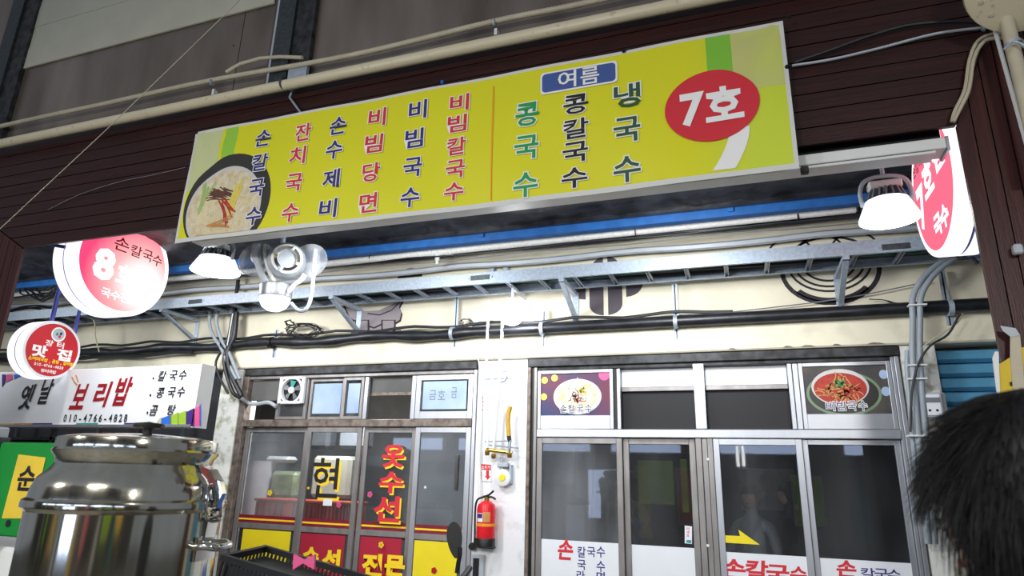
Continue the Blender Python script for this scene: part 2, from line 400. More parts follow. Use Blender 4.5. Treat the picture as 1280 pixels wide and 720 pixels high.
# ================================================================== TIMBER PORTAL
YF = -2.0; ZF0, ZF1 = 3.36, 4.42; XL, XR = -5.76, 1.15
pl = thing('timber_portal', 'dark reddish brown planked timber portal framing the lane', 'portal', (XR, YF, 0))
kL, kR = 1.8, .42; nP = 10; hP = (ZF1-ZF0)/nP
for i in range(nP):
    z0 = ZF0+i*hP; z1 = z0+hP-.007; y = YF + random.uniform(0, .004)
    a0, a1 = (z0-ZF0), (z1-ZF0)
    MB().prism([(XL-a0*kL, y, z0), (XR+a0*kR, y, z0), (XR+a1*kR, y, z1), (XL-a1*kL, y, z1)], (0, .022, 0)).build('plank', 'wood', pl)
wP = .074
for i in range(9):
    x0 = XR+.004+i*wP; x1 = x0+wP-.006; y = YF+random.uniform(0, .004)
    MB().prism([(x0, y, 0), (x1, y, 0), (x1, y, ZF0-.012+(x1-XR)/kR), (x0, y, ZF0-.012+(x0-XR)/kR)], (0, .022, 0)).build('plank', 'wood_up', pl)
for i in range(18):
    x1 = XL-.004-i*.1; x0 = x1-.094; y = YF+random.uniform(0, .004)
    MB().prism([(x1, y, 0), (x0, y, 0), (x0, y, ZF0-.012+(XL-x0)/kL), (x1, y, ZF0-.012+(XL-x1)/kL)], (0, .022, 0)).build('plank', 'wood_up', pl)
b = MB(); b.box(XL-1.9, XR+.6, YF+.028, YF+.038, ZF0+.02, ZF1); b.box(XR+.02, XR+.66, YF+.028, YF+.038, 0, ZF0+.02); b.box(XL-1.8, XL-.02, YF+.028, YF+.038, 0, ZF0+.02)
b.build('backing_frame', 'black', pl)

# steel cladding, cream panel and posts above the portal
st = thing('steel_cladding', 'brownish brushed steel cladding above the timber portal', 'cladding', (-3, YF, ZF1))
def sheet(x0, x1, z0, z1, nm, m, p, y=YF+.035): MB().box(x0, x1, y, y+.02, z0, z1).build(nm, m, p)
xa = X(332, 65, -2.0); xb = X(385, 60, -2.0)
sheet(-7.7, xa-.32, ZF1+.005, 6.4, 'panel', 'steel_sheet', st); sheet(xa-.31, xa-.002, ZF1+.005, 6.4, 'panel', 'steel_sheet', st)
sheet(xb+.002, .9, ZF1+.005, 6.4, 'panel', 'steel_sheet', st); sheet(.91, 3, ZF1+.005, 6.4, 'panel', 'steel_sheet', st)
sc = MB()
for a, bb in ((292, 18), (310, 14), (292, 57)): q = P(a, bb, -1.965); sc.lathe([(.008, 0), (.006, .004)], q, (0, -1, 0), 10)
sc.build('screw', 'black', st)
for (pa, pb), l in (((0, 33), 'dark grey steel post at the upper left corner'), ((336, 380), 'dark steel post rising between the two steel sheets')):
    x0, x1 = X(pa, 40 if pa else 90, -2.1)-(.25 if pa == 0 else 0), X(pb, 40 if pa else 10, -2.1)
    t = thing('steel_post', l, 'post', ((x0+x1)/2, -2.1, ZF1))
    MB().box(x0, x0+(x1-x0)*.48, -2.03, -1.967, ZF1+.02, 6.6).build('web', 'galv_dark', t); MB().box(x0+(x1-x0)*.5, x1, -2.01, -1.967, ZF1+.02, 6.6).build('flange', 'dark_steel', t)
zc = (Z(20, 83, -2.02)+Z(335, 2, -2.02))/2
aw = thing('awning', 'pale cream ribbed awning panel in the top left corner', 'awning', (-4, -2.04, zc))
nb = 6
for i in range(nb):
    MB().box(X(22, 80, -2.04), xa-.01, -1.985+.003*(i % 2), -1.97, zc+i*.24, zc+(i+1)*.24-.002).build('slat', 'awning_cream', aw)

# pipes running over the portal
def pline(pts, Y): return [P(a, b, Y) for a, b in pts]
t = thing('cream_pipe', 'thick cream painted pipe running over the banner', 'pipe', P(400, 95, -2.1))
A, B = P(0, 180, -2.1), P(885, -2, -2.1); D = (B-A)
MB().tube([A-D*.3, B+D*.3], .041, 16).build('pipe', 'pipe_cream', t, True)
t2 = thing('pipe_hanger', 'rusty wire and angle hanger clipping the cream pipe', 'bracket', P(365, 110, -2.1))
q = P(355, 105, -2.1); MB().lathe([(.052, -.008), (.056, 0), (.052, .008), (.046, .008), (.046, -.008), (.052, -.008)], q, D, 24, False).build('ring', 'galv_dark', t2, True)
mb = MB(); mb.tube(pline([(367, 108), (362, 122), (368, 130), (376, 141)], -2.03), .009, 6); mb.box(*(lambda a, b: (a.x, b.x, -2.06, -2.03, b.z, a.z))(P(362, 86, -2.05), P(383, 97, -2.05))); mb.build('angle', 'galv', t2)
t = thing('flexible_conduit', 'thin ribbed cream conduit above the thick cream pipe', 'conduit', P(400, 75, -2.06))
cp = [P(-250, 215, -2.07)] + pline([(0, 158), (130, 130), (262, 101), (440, 69), (617, 27), (745, 1)], -2.07) + [P(1000, -60, -2.07)]
path = bez(cp, 8); fine = []
for i in range(len(path)-1):
    n = max(2, int((path[i+1]-path[i]).length/.012))
    for j in range(n): fine.append(path[i].lerp(path[i+1], j/n))
MB().tube(fine, [.0215 if i % 2 else .0185 for i in range(len(fine))], 8).build('pipe', 'conduit', t, True, 80)
MB().tube(pline([(283, 90), (300, 80), (325, 73), (350, 71), (378, 72)], -2.10), .014, 8).build('branch', 'conduit', t, True)
for a, bb in ((265, 103), (618, 28)):
    q = P(a, bb, -2.075); MB().lathe([(.026, -.008), (.026, .008)], q, D, 16).build('clip', 'galv', t, True)
    q = P(a+2, bb+13, -2.06); MB().box(q.x-.01, q.x+.01, -2.07, -2.03, q.z-.022, q.z+.03).build('tab', 'white_plastic', t)

# loose string crossing the upper left
t = tag(MB().tube([P(-60, 340, -2.35), P(0, 286, -2.33), P(130, 165, -2.3), P(300, 0, -2.25), P(340, -40, -2.25)], .0035, 6).build('string', 'conduit', None, True), 'thin pale string crossing the upper left planks and pipes', 'string')
# wire on the fascia at left
tag(MB().tube(bez(pline([(60, 262), (100, 243), (150, 227), (190, 219), (232, 209)], -2.01), 4), .003, 5).build('wire', 'grey', None, True), 'thin grey wire tacked across the planks left of the banner', 'wire')

# ================================================================== BANNER
YB = -2.09
BL, BR, BT, BB = X(232, 235, YB), X(989, 120, YB), Z(620, 95, YB)+.0, Z(610, 259, YB)
BT = (Z(245, 165, YB)+Z(983, 25, YB))/2; BB = (Z(220, 303, YB)+Z(995, 214, YB))/2
BW, BH = BR-BL, BT-BB
def wr(u, v):
    a = (u-BL)/BW; c = (v-BB)/BH
    h = .012*sin(a*7+.6) * (1-c) + .004*sin(a*31+c*6)
    for ca, s in ((0, 1), (1, 1)):
        d = math.hypot((a-ca)*BW, (c-1)*BH); ang = math.atan2(abs(a-ca)*BW, (1-c)*BH)
        h += .022*math.exp(-d/.32)*sin(ang*8)
    return h
SB = Surf((0, YB, 0), (1, 0, 0), (0, 0, 1), wr)
def banner_mat():
    m = mat('banner_print', 'e2df1c', .45, var=.03, scale=2); nt = m.node_tree; b = nt.nodes['Principled BSDF']
    L = nt.links; N = nt.nodes
    tc = N.new('ShaderNodeTexCoord'); sp = N.new('ShaderNodeSeparateXYZ'); L.new(tc.outputs['Object'], sp.inputs[0])
    def math_(op, a, c=None):
        n = N.new('ShaderNodeMath'); n.operation = op
        for i, x in enumerate((a, c)):
            if x is None: continue
            if isinstance(x, (int, float)): n.inputs[i].default_value = x
            else: L.new(x, n.inputs[i])
        return n.outputs[0]
    def mixc(f, c1, c2):
        n = N.new('ShaderNodeMix'); n.data_type = 'RGBA'; L.new(f, n.inputs[0])
        for i, c in ((6, c1), (7, c2)):
            if isinstance(c, tuple): n.inputs[i].default_value = c
            else: L.new(c, n.inputs[i])
        return n.outputs[2]
    x, z = sp.outputs['X'], sp.outputs['Z']
    base = b.inputs['Base Color'].links[0].from_socket
    nz = N.new('ShaderNodeTexNoise'); nz.inputs['Scale'].default_value = 2.2; L.new(tc.outputs['Object'], nz.inputs[0])
    def band(c, w):   # 1 within |x + slope - c| < w
        return math_('LESS_THAN', math_('ABSOLUTE', math_('SUBTRACT', x, c)), w)
    def above(c): return math_('GREATER_THAN', z, c)
    # lime gradient towards the right end
    f = N.new('ShaderNodeMapRange'); L.new(x, f.inputs[0]); f.inputs[1].default_value = BR-.55; f.inputs[2].default_value = BR-.2
    base = mixc(f.outputs[0], base, lin('cfdf3a'))
    # beige blotch top right & top left with green stripe
    tr = math_('MULTIPLY', math_('GREATER_THAN', x, BR-.42), above(BB+BH*.55)); tr = math_('MULTIPLY', tr, math_('MINIMUM', math_('MULTIPLY', nz.outputs[0], 1.3), 1.0))
    base = mixc(tr, base, lin('c9c48a'))
    gs = math_('MULTIPLY', band(BR-.36, .07), above(BB+BH*.52)); base = mixc(gs, base, lin('84c43c'))
    tl = math_('MULTIPLY', math_('LESS_THAN', x, BL+.28), above(BB+BH*.45)); base = mixc(tl, base, lin('cfd59a'))
    gs = math_('MULTIPLY', band(BL+.37, .06), above(BB+BH*.68)); base = mixc(gs, base, lin('9ad040'))
    # white hem
    e = .022
    o = math_('MAXIMUM', math_('MAXIMUM', math_('LESS_THAN', x, BL+e), math_('GREATER_THAN', x, BR-e)), math_('MAXIMUM', math_('LESS_THAN', z, BB+.032), math_('GREATER_THAN', z, BT-.02)))
    base = mixc(o, base, lin('d9d9d6')); L.new(base, b.inputs['Base Color'])
    L.new(base, b.inputs['Emission Color']); b.inputs['Emission Strength'].default_value = 0
    return m
M['banner_print'] = banner_mat()
bn = thing('menu_banner', 'long yellow printed menu banner hung across the timber fascia', 'banner', ((BL+BR)/2, YB, BB))
rows = [[SB.pt(BL+BW*i/120, BB+BH*j/24 - (.03*math.exp(-((i/120-.5)/.3)**2)*0)) for i in range(121)] for j in range(25)]
me = MB().grid(rows).build('cloth', 'banner_print', bn, True, 180)
rows = [[SB.pt(BL+BW*i/60, BB+BH*j/8, -.003) for i in range(61)] for j in range(9)]
# bowl photograph print at the left end, clipped at the banner's edge
def clipb(cu, cv, ru, rv, m, layer, nm='bowl_print', a=0):
    mb = MB(); R = 10; n = 48; rows = []
    for i in range(R+1):
        rows.append([SB.pt(min(max(cu+ru*i/R*cos(2*pi*j/n), BL+.023), BR-.023), min(max(cv+rv*i/R*sin(2*pi*j/n), BB+.033), BT-.02), .0012*layer) for j in range(n+1)])
    mb.grid(rows); return mb.build(nm, m, bn, True, 180)
q = P(282, 250, YB); bx, bz = q.x, q.z
clipb(bx+.02, bz-.03, .40, .40, 'bowl_dark', 1); clipb(bx+.0, bz-.07, .345, .34, 'bowl_pale', 2); clipb(bx-.0, bz-.075, .325, .315, 'broth', 3)
def squig(cx, cz, rx, rz, n, L, m, layer, w=.012, ang=None, spread=6.28, par=None, sf=None):
    ls = []
    for i in range(n):
        a = random.uniform(0, 6.28); r = math.sqrt(random.random()); x, z = cx+rx*r*cos(a), cz+rz*r*sin(a)
        d = random.uniform(0, spread) if ang is None else ang+random.uniform(-.2, .2)
        cv = random.uniform(-3, 3) if ang is None else random.uniform(-.6, .6); p = []
        for k_ in range(8):
            p.append((x, max(z, BB+.04) if sf is None else z)); x += cos(d)*L/8; z += sin(d)*L/8; d += cv/8
        ls.append(p)
    return strokes(sf or SB, ls, w, m, layer, par or bn, 'noodle_print')
squig(bx-.02, bz-.08, .24, .2, 110, .16, 'noodle', 4, .011)
squig(bx+.02, bz+.03, .09, .04, 45, .14, 'meat', 5, .008, 2.9)
squig(bx-.03, bz-.02, .04, .05, 7, .2, 'kimchi', 6, .013, -1.0)
squig(bx-.22, bz-.07, .02, .05, 5, .26, 'cucumber', 5, .018, 1.35)
squig(bx+.06, bz-.09, .03, .06, 7, .22, 'egg', 5, .018, 1.2)
squig(bx-.06, bz-.2, .1, .015, 6, .2, 'noodle_red', 6, .012, .1)
def bitems(lst, w=26, h=30):
    out = []
    for ch, px, py in lst:
        q = P(px, py, YB); out.append((ch, q.x, q.z, w*.0050, h*.0050))
    return out
cols = [([('손', 330, 173), ('칼', 327, 204), ('국', 323, 236), ('수', 319, 271)], 'ink_navy'),
        ([('잔', 380, 166), ('치', 373, 195), ('국', 369, 229), ('수', 365, 267)], 'ink_red'),
        ([('손', 424, 158), ('수', 419, 188), ('제', 415, 224), ('비', 411, 261)], 'ink_navy'),
        ([('비', 472, 147), ('빔', 468, 180), ('당', 465, 216), ('면', 461, 254)], 'ink_red'),
        ([('비', 523, 138), ('빔', 518, 173), ('국', 516, 209), ('수', 513, 247)], 'ink_navy'),
        ([('비', 575, 129), ('빔', 572, 155), ('칼', 571, 183), ('국', 569, 211), ('수', 567, 239)], 'ink_red'),
        ([('콩', 659, 143), ('국', 658, 184), ('수', 657, 231)], 'ink_green'),
        ([('콩', 720, 131), ('칼', 720, 161), ('국', 719, 190), ('수', 718, 222)], 'ink'),
        ([('냉', 784, 120), ('국', 784, 163), ('수', 784, 212)], 'ink_dgreen')]
wi = MB()
for ch_, m in cols:
    i0 = cols.index((ch_, m)); s = 1 if i0 < 6 else 1.17
    it = bitems(ch_, 26*s, 24*s if len(ch_) > 4 else (22*s if m == 'ink' else 27*s))
    for q_ in (it,): text(SB, q_, 'ink_white', 7, bn, .055, name='letter_outline')
    text(SB, it, m, 8, bn, .018)
# divider, season tag, round number mark and white swoosh
q0, q1 = P(617, 108, YB), P(613, 250, YB); strokes(SB, [[(q0.x, q0.z), ((q0.x+q1.x)/2, (q0.z+q1.z)/2), (q1.x, q1.z)]], .007, 'ink_orange', 7, bn, 'divider')
q = P(723, 98, YB); w_, h_ = .235, .066
def rrect(cx, cz, hw, hh, r=.025, n=5):
    out = []
    for sx, sz, a in ((1, 1, 0), (-1, 1, 1), (-1, -1, 2), (1, -1, 3)):
        out += [(cx+sx*(hw-r)+r*cos((a+i/n)*pi/2), cz+sz*(hh-r)+r*sin((a+i/n)*pi/2)) for i in range(n+1)]
    return out
def fan(cx, cz, pts, m, layer, nm):
    mb = MB(); rows = [[SB.pt(cx+(x-cx)*f, cz+(z-cz)*f, .0012*layer) for x, z in pts+pts[:1]] for f in (0.01, .33, .66, 1)]; mb.grid(rows); return mb.build(nm, m, bn)
fan(q.x, q.z, rrect(q.x, q.z, w_+.012, h_+.012), 'ink_white', 7, 'tag_print'); fan(q.x, q.z, rrect(q.x, q.z, w_, h_), 'ink_blue', 8, 'tag_print')
text(SB, [('여', q.x-.07, q.z, .115, .12), ('름', q.x+.075, q.z, .115, .12)], 'ink_white', 10, bn, .012)
sw = []
for i in range(22):
    t_ = i/21; a = P(924+(880-924)*t_**1.6, 160+(240-160)*t_, YB); sw.append((a.x, a.z))
mb = MB(); mb.grid([[SB.pt(x-.05*(1-.2*i/21), z, .0012*4), SB.pt(x, z, .0012*4), SB.pt(x+.055*(1+.6*i/21), z, .0012*4)] for i, (x, z) in enumerate(sw) if z > BB+.03]); mb.build('swoosh_print', 'ink_white', bn)
q = P(889, 133, YB); disc(SB, q.x, q.z, .26, .225, 'ink_red', 7, bn, 'number_disc', 56, rings=8)
text(SB, [('7', q.x-.105, q.z+.0, .115, .2), ('호', q.x+.07, q.z, .19, .2)], 'ink_white', 11, bn, .035)
for a, bb in ((986, 22), (246, 166), (553, 103), (984, 84), (780, 64)):
    q = P(a, bb, YB); MB().lathe([(.011, 0), (.014, .006), (.004, .02)], (q.x, YB-.0, q.z), (0, -1, 0), 12).build('nail', 'blue_paint' if a in (553,) else 'black', bn)

# awning housing behind the banner's foot
t = thing('awning_housing', 'white aluminium awning box under the fascia, right end visible', 'awning', (-1, -1.85, 3.2))
hx0, hx1 = -3.9, X(1178, 185, -1.9)
MB().box(hx0, hx1, -1.97, -1.84, 3.255, 3.317, .004).build('upper_profile', 'white_plastic', t); MB().box(hx0, hx1-.05, -1.965, -1.85, 3.235, 3.251, .003).build('lower_profile', 'white_plastic', t)
MB().box(hx1+.0, hx1+.012, -1.975, -1.835, 3.24, 3.32).build('end_cap', 'alu', t)
q = P(1006, 212, -1.98); MB().box(q.x-.02, q.x+.02, -1.985, -1.95, q.z-.02, q.z+.02, .004).build('joint_clip', 'dark_steel', t)
MB().box(hx0, hx1, -1.90, -1.86, 3.318, 3.40).build('mounting_strip', 'black', t)

# right corner: cables, pole, round lamp, taped notice
t = thing('twin_cable', 'pair of pale cables looping down the mitred corner of the portal', 'cable', P(1190, 150, -2.03))
for d in (0, 5): MB().tube(bez(pline([(1190+d*.4, 152), (1194+d, 138), (1206+d, 112), (1212+d, 75), (1222+d, 52+d*.6), (1240, 43+d), (1262, 44+d), (1290, 58+d)], -2.04-.003*d), 5), .0095, 7).build('cable', 'conduit', t, True)
tag(MB().tube(bez(pline([(990, 82), (1040, 74), (1100, 60), (1170, 42), (1233, 34)], -2.03), 5), .0075, 6).build('cable', 'grey_light', None, True), 'single pale cable running from banner to corner hook', 'cable')
tag(MB().tube(bez(pline([(993, 78), (1040, 62), (1090, 44), (1140, 31), (1200, 27), (1240, 30)], -2.035), 5), .010, 6).build('cable', 'black_cable', None, True), 'black cable sagging above the pale cable on the planks', 'cable')
tag(MB().tube(pline([(1241, 28), (1258, 90), (1283, 180)], -2.12), .010, 8).build('thin_tube', 'white_plastic', None, True), 'thin white tube running down the right planked post', 'tube')
t = thing('corner_pole', 'thick off-white pole below the round lamp at right edge', 'pole', P(1270, 90, -2.2))
MB().tube([P(1255, 10, -2.2), P(1266, 60, -2.2), P(1302, 210, -2.2)], .031, 16).build('pole', 'conduit', t, True)
q = P(1266, 55, -2.2); MB().lathe([(.036, -.01), (.036, .01)], q, (.3, 0, -1), 16).build('wire_tie', 'galv', t, True)
MB().tube(bez(pline([(1255, 62), (1268, 52), (1285, 60), (1275, 54)], -2.26), 4), .006, 6).build('wire_end', 'galv', t, True)
q = P(1284, -28, -2.35); t = thing('round_lamp', 'round cream ceiling lamp cut by the top right corner', 'lamp', q)
MB().lathe([(.22, .05), (.25, .03), (.255, 0), (.25, -.02), (.23, -.026), (.0, -.03)], q, (.15, .55, .8), 40).build('body', 'pipe_cream', t, True)
mb = MB()
ax2 = Vector((.15, .55, .8)).normalized(); o2 = ax2.orthogonal().normalized(); p2 = ax2.cross(o2)
for i in range(14): mb.lathe([(.012, 0), (.009, -.006)], q+(o2*cos(i*.449)+p2*sin(i*.449))*.19-ax2*.027, ax2, 10)
mb.build('knob', 'conduit', t)
mb = MB(); mb.tube(bez(pline([(1229, 38), (1233, 26), (1240, 24), (1243, 31)], -2.05), 4), .010, 6)
tag(mb.build('hook', 'galv', None, True), 'small metal cable hook at the portal corner', 'hook')
t = thing('taped_notice', 'yellow notice with cream cardboard taped on the right post', 'notice', P(1262, 450, -2.03))
S3 = wall(-2.04)
def pz(lst, Y): return [(lambda q: (q.x, q.z))(P(a, b_, Y)) for a, b_ in lst]
shape(S3, pz([(1243, 459), (1262, 447), (1268, 492), (1249, 496)], -2.04), 'yellow_note', 1, t, 'paper', .004)
shape(S3, pz([(1262, 421), (1274, 419), (1281, 495), (1266, 498), (1262, 450)], -2.04), 'conduit', 4, t, 'cardboard', .006)
shape(S3, pz([(1249, 408), (1268, 411), (1274, 420), (1262, 422), (1252, 414)], -2.04), 'grey_light', 10, t, 'tape', .002)
shape(S3, pz([(1276, 435), (1296, 430), (1300, 495), (1283, 497)], -2.04), 'yellow_note', 2, t, 'paper', .004)
shape(S3, pz([(1240, 448), (1243, 440), (1247, 440), (1249, 490), (1246, 496)], -2.04), 'white_plastic', 2, t, 'edge_strip', .01)
shape(S3, pz([(1261, 478), (1266, 477), (1267, 482), (1262, 483)], -2.04), 'ink', 6, t, 'mark', .002)
t = tag(MB().box(*(lambda q: (q.x-.02, q.x+.02, -2.05, -2.01, q.z-.025, q.z+.025, .008))(P(1272, 312, -2.03))).build('tape_scrap', 'grey_light'), 'scrap of silvery tape stuck on the right planked post', 'tape')

# ================================================================== OVERHEAD BETWEEN PORTAL AND WALL
yb_ = -.55; z0 = (Z(480, 317, yb_)+Z(1074, 250, yb_))/2
t = thing('blue_beam', 'blue painted steel angle beam under the dark canopy', 'beam', (-3, yb_, z0))
MB().box(-9, 2.2, yb_-.005, yb_+.005, z0, z0+.075).build('face_leg', 'blue_steel', t); MB().box(-9, 2.2, yb_+.005, yb_+.07, z0, z0+.008).build('flange', 'blue_steel', t)
for a, bb in ((602, 286), (913, 258), (246, 306)):
    q = P(a, bb, yb_-.02); MB().box(q.x-.022, q.x+.022, yb_-.03, yb_-.006, z0+.03, z0+.15, .003).build('clip', 'blue_steel', t)
yw = -.32; zw = (Z(480, 325, yw)+Z(1000, 266, yw))/2
t = thing('white_pipe', 'white foam wrapped pipe with a tee under the blue beam', 'pipe', (-2, yw, zw))
MB().tube([(-9, yw, zw-.03), (-4, yw, zw-.01), (-1, yw, zw+.01), (.95, yw, zw+.02)], .036, 14).build('pipe', 'foam', t, True)
q = P(547, 320, yw); MB().tube([(q.x, yw, zw-.01), (q.x, yw, zw-.09)], .024, 12).build('tee', 'white_plastic', t, True); MB().tube([(q.x, yw, zw-.075), (q.x, yw, zw-.13)], .016, 10).build('nozzle', 'white_plastic', t, True)
for d in (-.06, 0, .1, .14): MB().lathe([(.042, -.012), (.042, .012)], (q.x+d, yw, zw), (1, 0, 0), 16).build('coupling', 'white_plastic', t, True)
for a in (120, 466, 795, 1000, 1080):
    x = X(a, 300, yw); MB().lathe([(.039, -.004), (.039, .004)], (x, yw, zw), (1, 0, 0), 14).build('cable_tie', 'black', t)
for i, (dz, y, m, r, nm) in enumerate(((-.09, -.12, 'grey_light', .03, 'grey conduit close to the wall under the white pipe'), (-.05, -.36, 'black_cable', .007, 'upper thin black wire sagging along the white pipe'), (-.075, -.3, 'grey', .006, 'lower thin grey wire sagging along the white pipe'), (.02, -.2, 'black_pipe', .02, 'dark pipe tucked behind the white pipe'))):
    pts = [(-9+i*.1+11.4*j/40, y, zw+dz-.02*abs(sin(j*.55+i))) for j in range(41)]
    tag(MB().tube(bez(pts, 2), r, 6).build('overhead_cable', m, None, True), nm, 'cable')
for a, bb, c_ in ((489, 505, 'dangling'), (620, 630, 'short')):
    pass
mb = MB()
for a in (618, 635):
    mb.box(*(lambda q: (q.x-.02, q.x+.02, -.06, -.005, 3.28, 3.5))(P(a, 320, 0)))
mb.build('wall_stub', 'galv'); tag(bpy.data.objects['wall_stub'], 'pair of short galvanised channel stubs on the wall behind the tray', 'bracket')

# cable tray
yt0, yt1 = -.5, -.14; zt0, zt1 = 3.185, 3.29
ct = thing('cable_tray', 'long galvanised cable ladder tray running along the shop wall', 'cable tray', (-2, yt0, zt0))
for y, s in ((yt0, 1), (yt1, -1)):
    mb = MB(); mb.box(-9, 2.3, y-.003, y+.003, zt0, zt1); mb.box(-9, 2.3, min(y, y+s*.022), max(y, y+s*.022), zt0, zt0+.005); mb.box(-9, 2.3, min(y, y+s*.022), max(y, y+s*.022), zt1-.005, zt1)
    mb.build('side_rail', 'galv', ct)
x = X(501, 363, yt0)-.3*22
while x < 2.2:
    mb = MB(); mb.box(x-.017, x-.011, yt0+.006, yt1-.006, zt0+.006, zt0+.03); mb.box(x+.011, x+.017, yt0+.006, yt1-.006, zt0+.006, zt0+.03); mb.box(x-.017, x+.017, yt0+.006, yt1-.006, zt0+.026, zt0+.031)
    mb.build('rung', 'galv', ct); x += .305
for a, bb in ((244, 377), (600, 347), (1120, 308)):
    q = P(a, bb, yt0-.004); mb = MB(); mb.box(q.x-.09, q.x+.09, yt0-.008, yt0-.0035, q.z-.022, q.z+.022, .001); mb.build('splice_plate', 'galv_dark', ct)
    for s in (-.11, .11): MB().lathe([(.008, 0), (.008, .008)], (q.x+s, yt0-.004, q.z), (0, -1, 0), 6).build('bolt', 'galv', ct)
for (a, bb), l in (((203, 388), 'below the left lamp'), ((415, 370), 'left of the grey mural figure'), ((702, 348), 'right of the bright bulb'), ((1057, 320), 'over the bowl mural')):
    x = X(a, bb, yt0); br = thing('tray_bracket', 'triangular galvanised tray bracket '+l, 'bracket', (x, 0, 3.0), 'tray brackets')
    MB().box(x-.022, x+.022, yt0-.02, -.01, zt0-.035, zt0-.002).build('arm', 'galv', br)
    MB().prism([(x-.02, yt0, zt0-.04), (x-.02, yt0+.05, zt0-.04), (x-.02, -.012, 2.965), (x-.02, -.012, 2.925)], (.04, 0, 0)).build('brace', 'galv', br)
    MB().box(x-.028, x+.028, -.012, -.002, 2.9, zt0-.002).build('wall_plate', 'galv', br); MB().lathe([(.01, 0), (.01, .012)], (x, -.012, 2.915), (0, -1, 0), 6).build('bolt', 'white_plastic', br)
for i, (m, y, r) in enumerate((('navy', -.42, .018), ('black_cable', -.36, .022), ('teal', -.31, .015), ('navy', -.26, .02), ('black_cable', -.20, .02))):
    pts = [(-9+11.2*j/30, y+.02*sin(j*.8+i*2), zt0+.031+r+.005+.012*abs(sin(j*.5+i))) for j in range(31)]
    tag(MB().tube(bez(pts, 2), r, 6).build('tray_cable', m, None, True), ['nearest dark blue cable lying in the ladder tray', 'nearest black cable lying in the ladder tray', 'teal cable in the middle of the ladder tray', 'dark blue cable behind the teal one in the tray', 'black cable at the wall side of the ladder tray'][i], 'cable')

# black pipe bundle along the beam
bp = thing('black_pipe', 'thick black wrapped pipe bundle along the cream wall', 'pipe', (-2, -.13, 2.86))
pts = [(-9+11.4*j/60, -.13, 2.825+.012*(j/60)*2+(.014*sin(j*.9) if j < 36 else 0)) for j in range(61)]
MB().tube(bez(pts, 2), [(.05+.007*sin(i*1.3)*(i < 72)) for i in range(121)], 12).build('pipe', 'black_pipe', bp, True)
MB().tube(bez([(-9+9*j/40, -.10, 2.92+.015*sin(j*1.7)) for j in range(41)], 2), .014, 6).build('loose_wire', 'black_cable', bp, True)
MB().tube(bez([(-9+3.4*j/20, -.16, 2.77+.01*sin(j*1.1)) for j in range(21)], 2), .02, 6).build('loose_wire', 'black_cable', bp, True)
tag(MB().tube(bez(pline([(640, 404), (720, 404), (860, 395), (960, 385), (1060, 372), (1160, 352)], -.05), 4), .005, 5).build('wire', 'grey', None, True), 'thin grey wire rising to the right above the black pipe', 'wire')
tag(MB().tube(bez(pline([(1086, 374), (1105, 375), (1118, 379), (1140, 381), (1160, 380)], -.06), 4), [.004]*6+[.008]*11, 5).build('wire', 'black_cable', None, True), 'short crooked black wire end beside the grey conduits', 'wire')
for (a, y0_, y1_), l in (((346, 413, 447), 'left of the wire tangle'), ((571, 372, 434), 'left of the bright bulb'), ((681, 390, 433), 'just right of the bright bulb'), ((845, 356, 424), 'between the two wall murals'), ((1181, 338, 408), 'above the blue shutter')):
    t = thing('pipe_strut', 'slotted steel strut clamping the black pipe '+l, 'strut', (X(a, 410), -.05, 2.8), 'pipe struts')
    x = X(a, (y0_+y1_)/2, -.05); mb = MB(); za, zb = Z(a, y1_, -.05), Z(a, y0_, -.05)
    mb.box(x-.022, x-.006, -.078, -.071, za, zb); mb.box(x+.006, x+.022, -.078, -.071, za, zb); mb.build('channel', 'galv', t)
    MB().box(x-.006, x+.006, -.075, -.0712, za, zb).build('slot', 'black', t)
    MB().lathe([(.062, -.016), (.062, .016)], (x, -.13, 2.838), (1, 0, 0), 16).build('clamp', 'galv' if a > 500 else 'black', t, True)
mb = MB()
def tangle(cx, cy, w, h, n, Y, seed, r=.004):
    rr = random.Random(seed); mb = MB()
    for i in range(n):
        pts = []; a = rr.uniform(0, 6.28)
        for j in range(9):
            a += rr.uniform(.5, 1.1); q = P(cx+w*.5*cos(a)*rr.uniform(.4, 1), cy+h*.5*sin(a)*rr.uniform(.4, 1), Y-rr.uniform(0, .04)); pts.append(q)
        mb.tube(bez(pts, 4), r, 5)
    return mb
tag(tangle(380, 413, 52, 20, 10, -.1, 3).build('wire_tangle', 'black_cable', None, True), 'tangled coil of black wire on the pipe left of the mural figure', 'wire')
tag(tangle(362, 404, 14, 9, 2, -.1, 5, .006).build('wire_tangle', 'black_cable', None, True), 'small looped wire plug above the black wire coil', 'wire')
tag(tangle(583, 403, 18, 14, 4, -.08, 8, .003).build('wire_tangle', 'black_cable', None, True), 'small wire coil beside the junction box near the bulb', 'wire')
q = P(601, 402, -.05); t = thing('junction_box', 'pale junction box on the wall left of the bulb', 'box', q)
MB().box(q.x-.085, q.x+.085, -.07, -.003, q.z-.05, q.z+.05, .008).build('body', 'grey_light', t); MB().box(q.x-.075, q.x+.075, -.074, -.0702, q.z-.04, q.z+.04).build('cover', 'white_plastic', t)

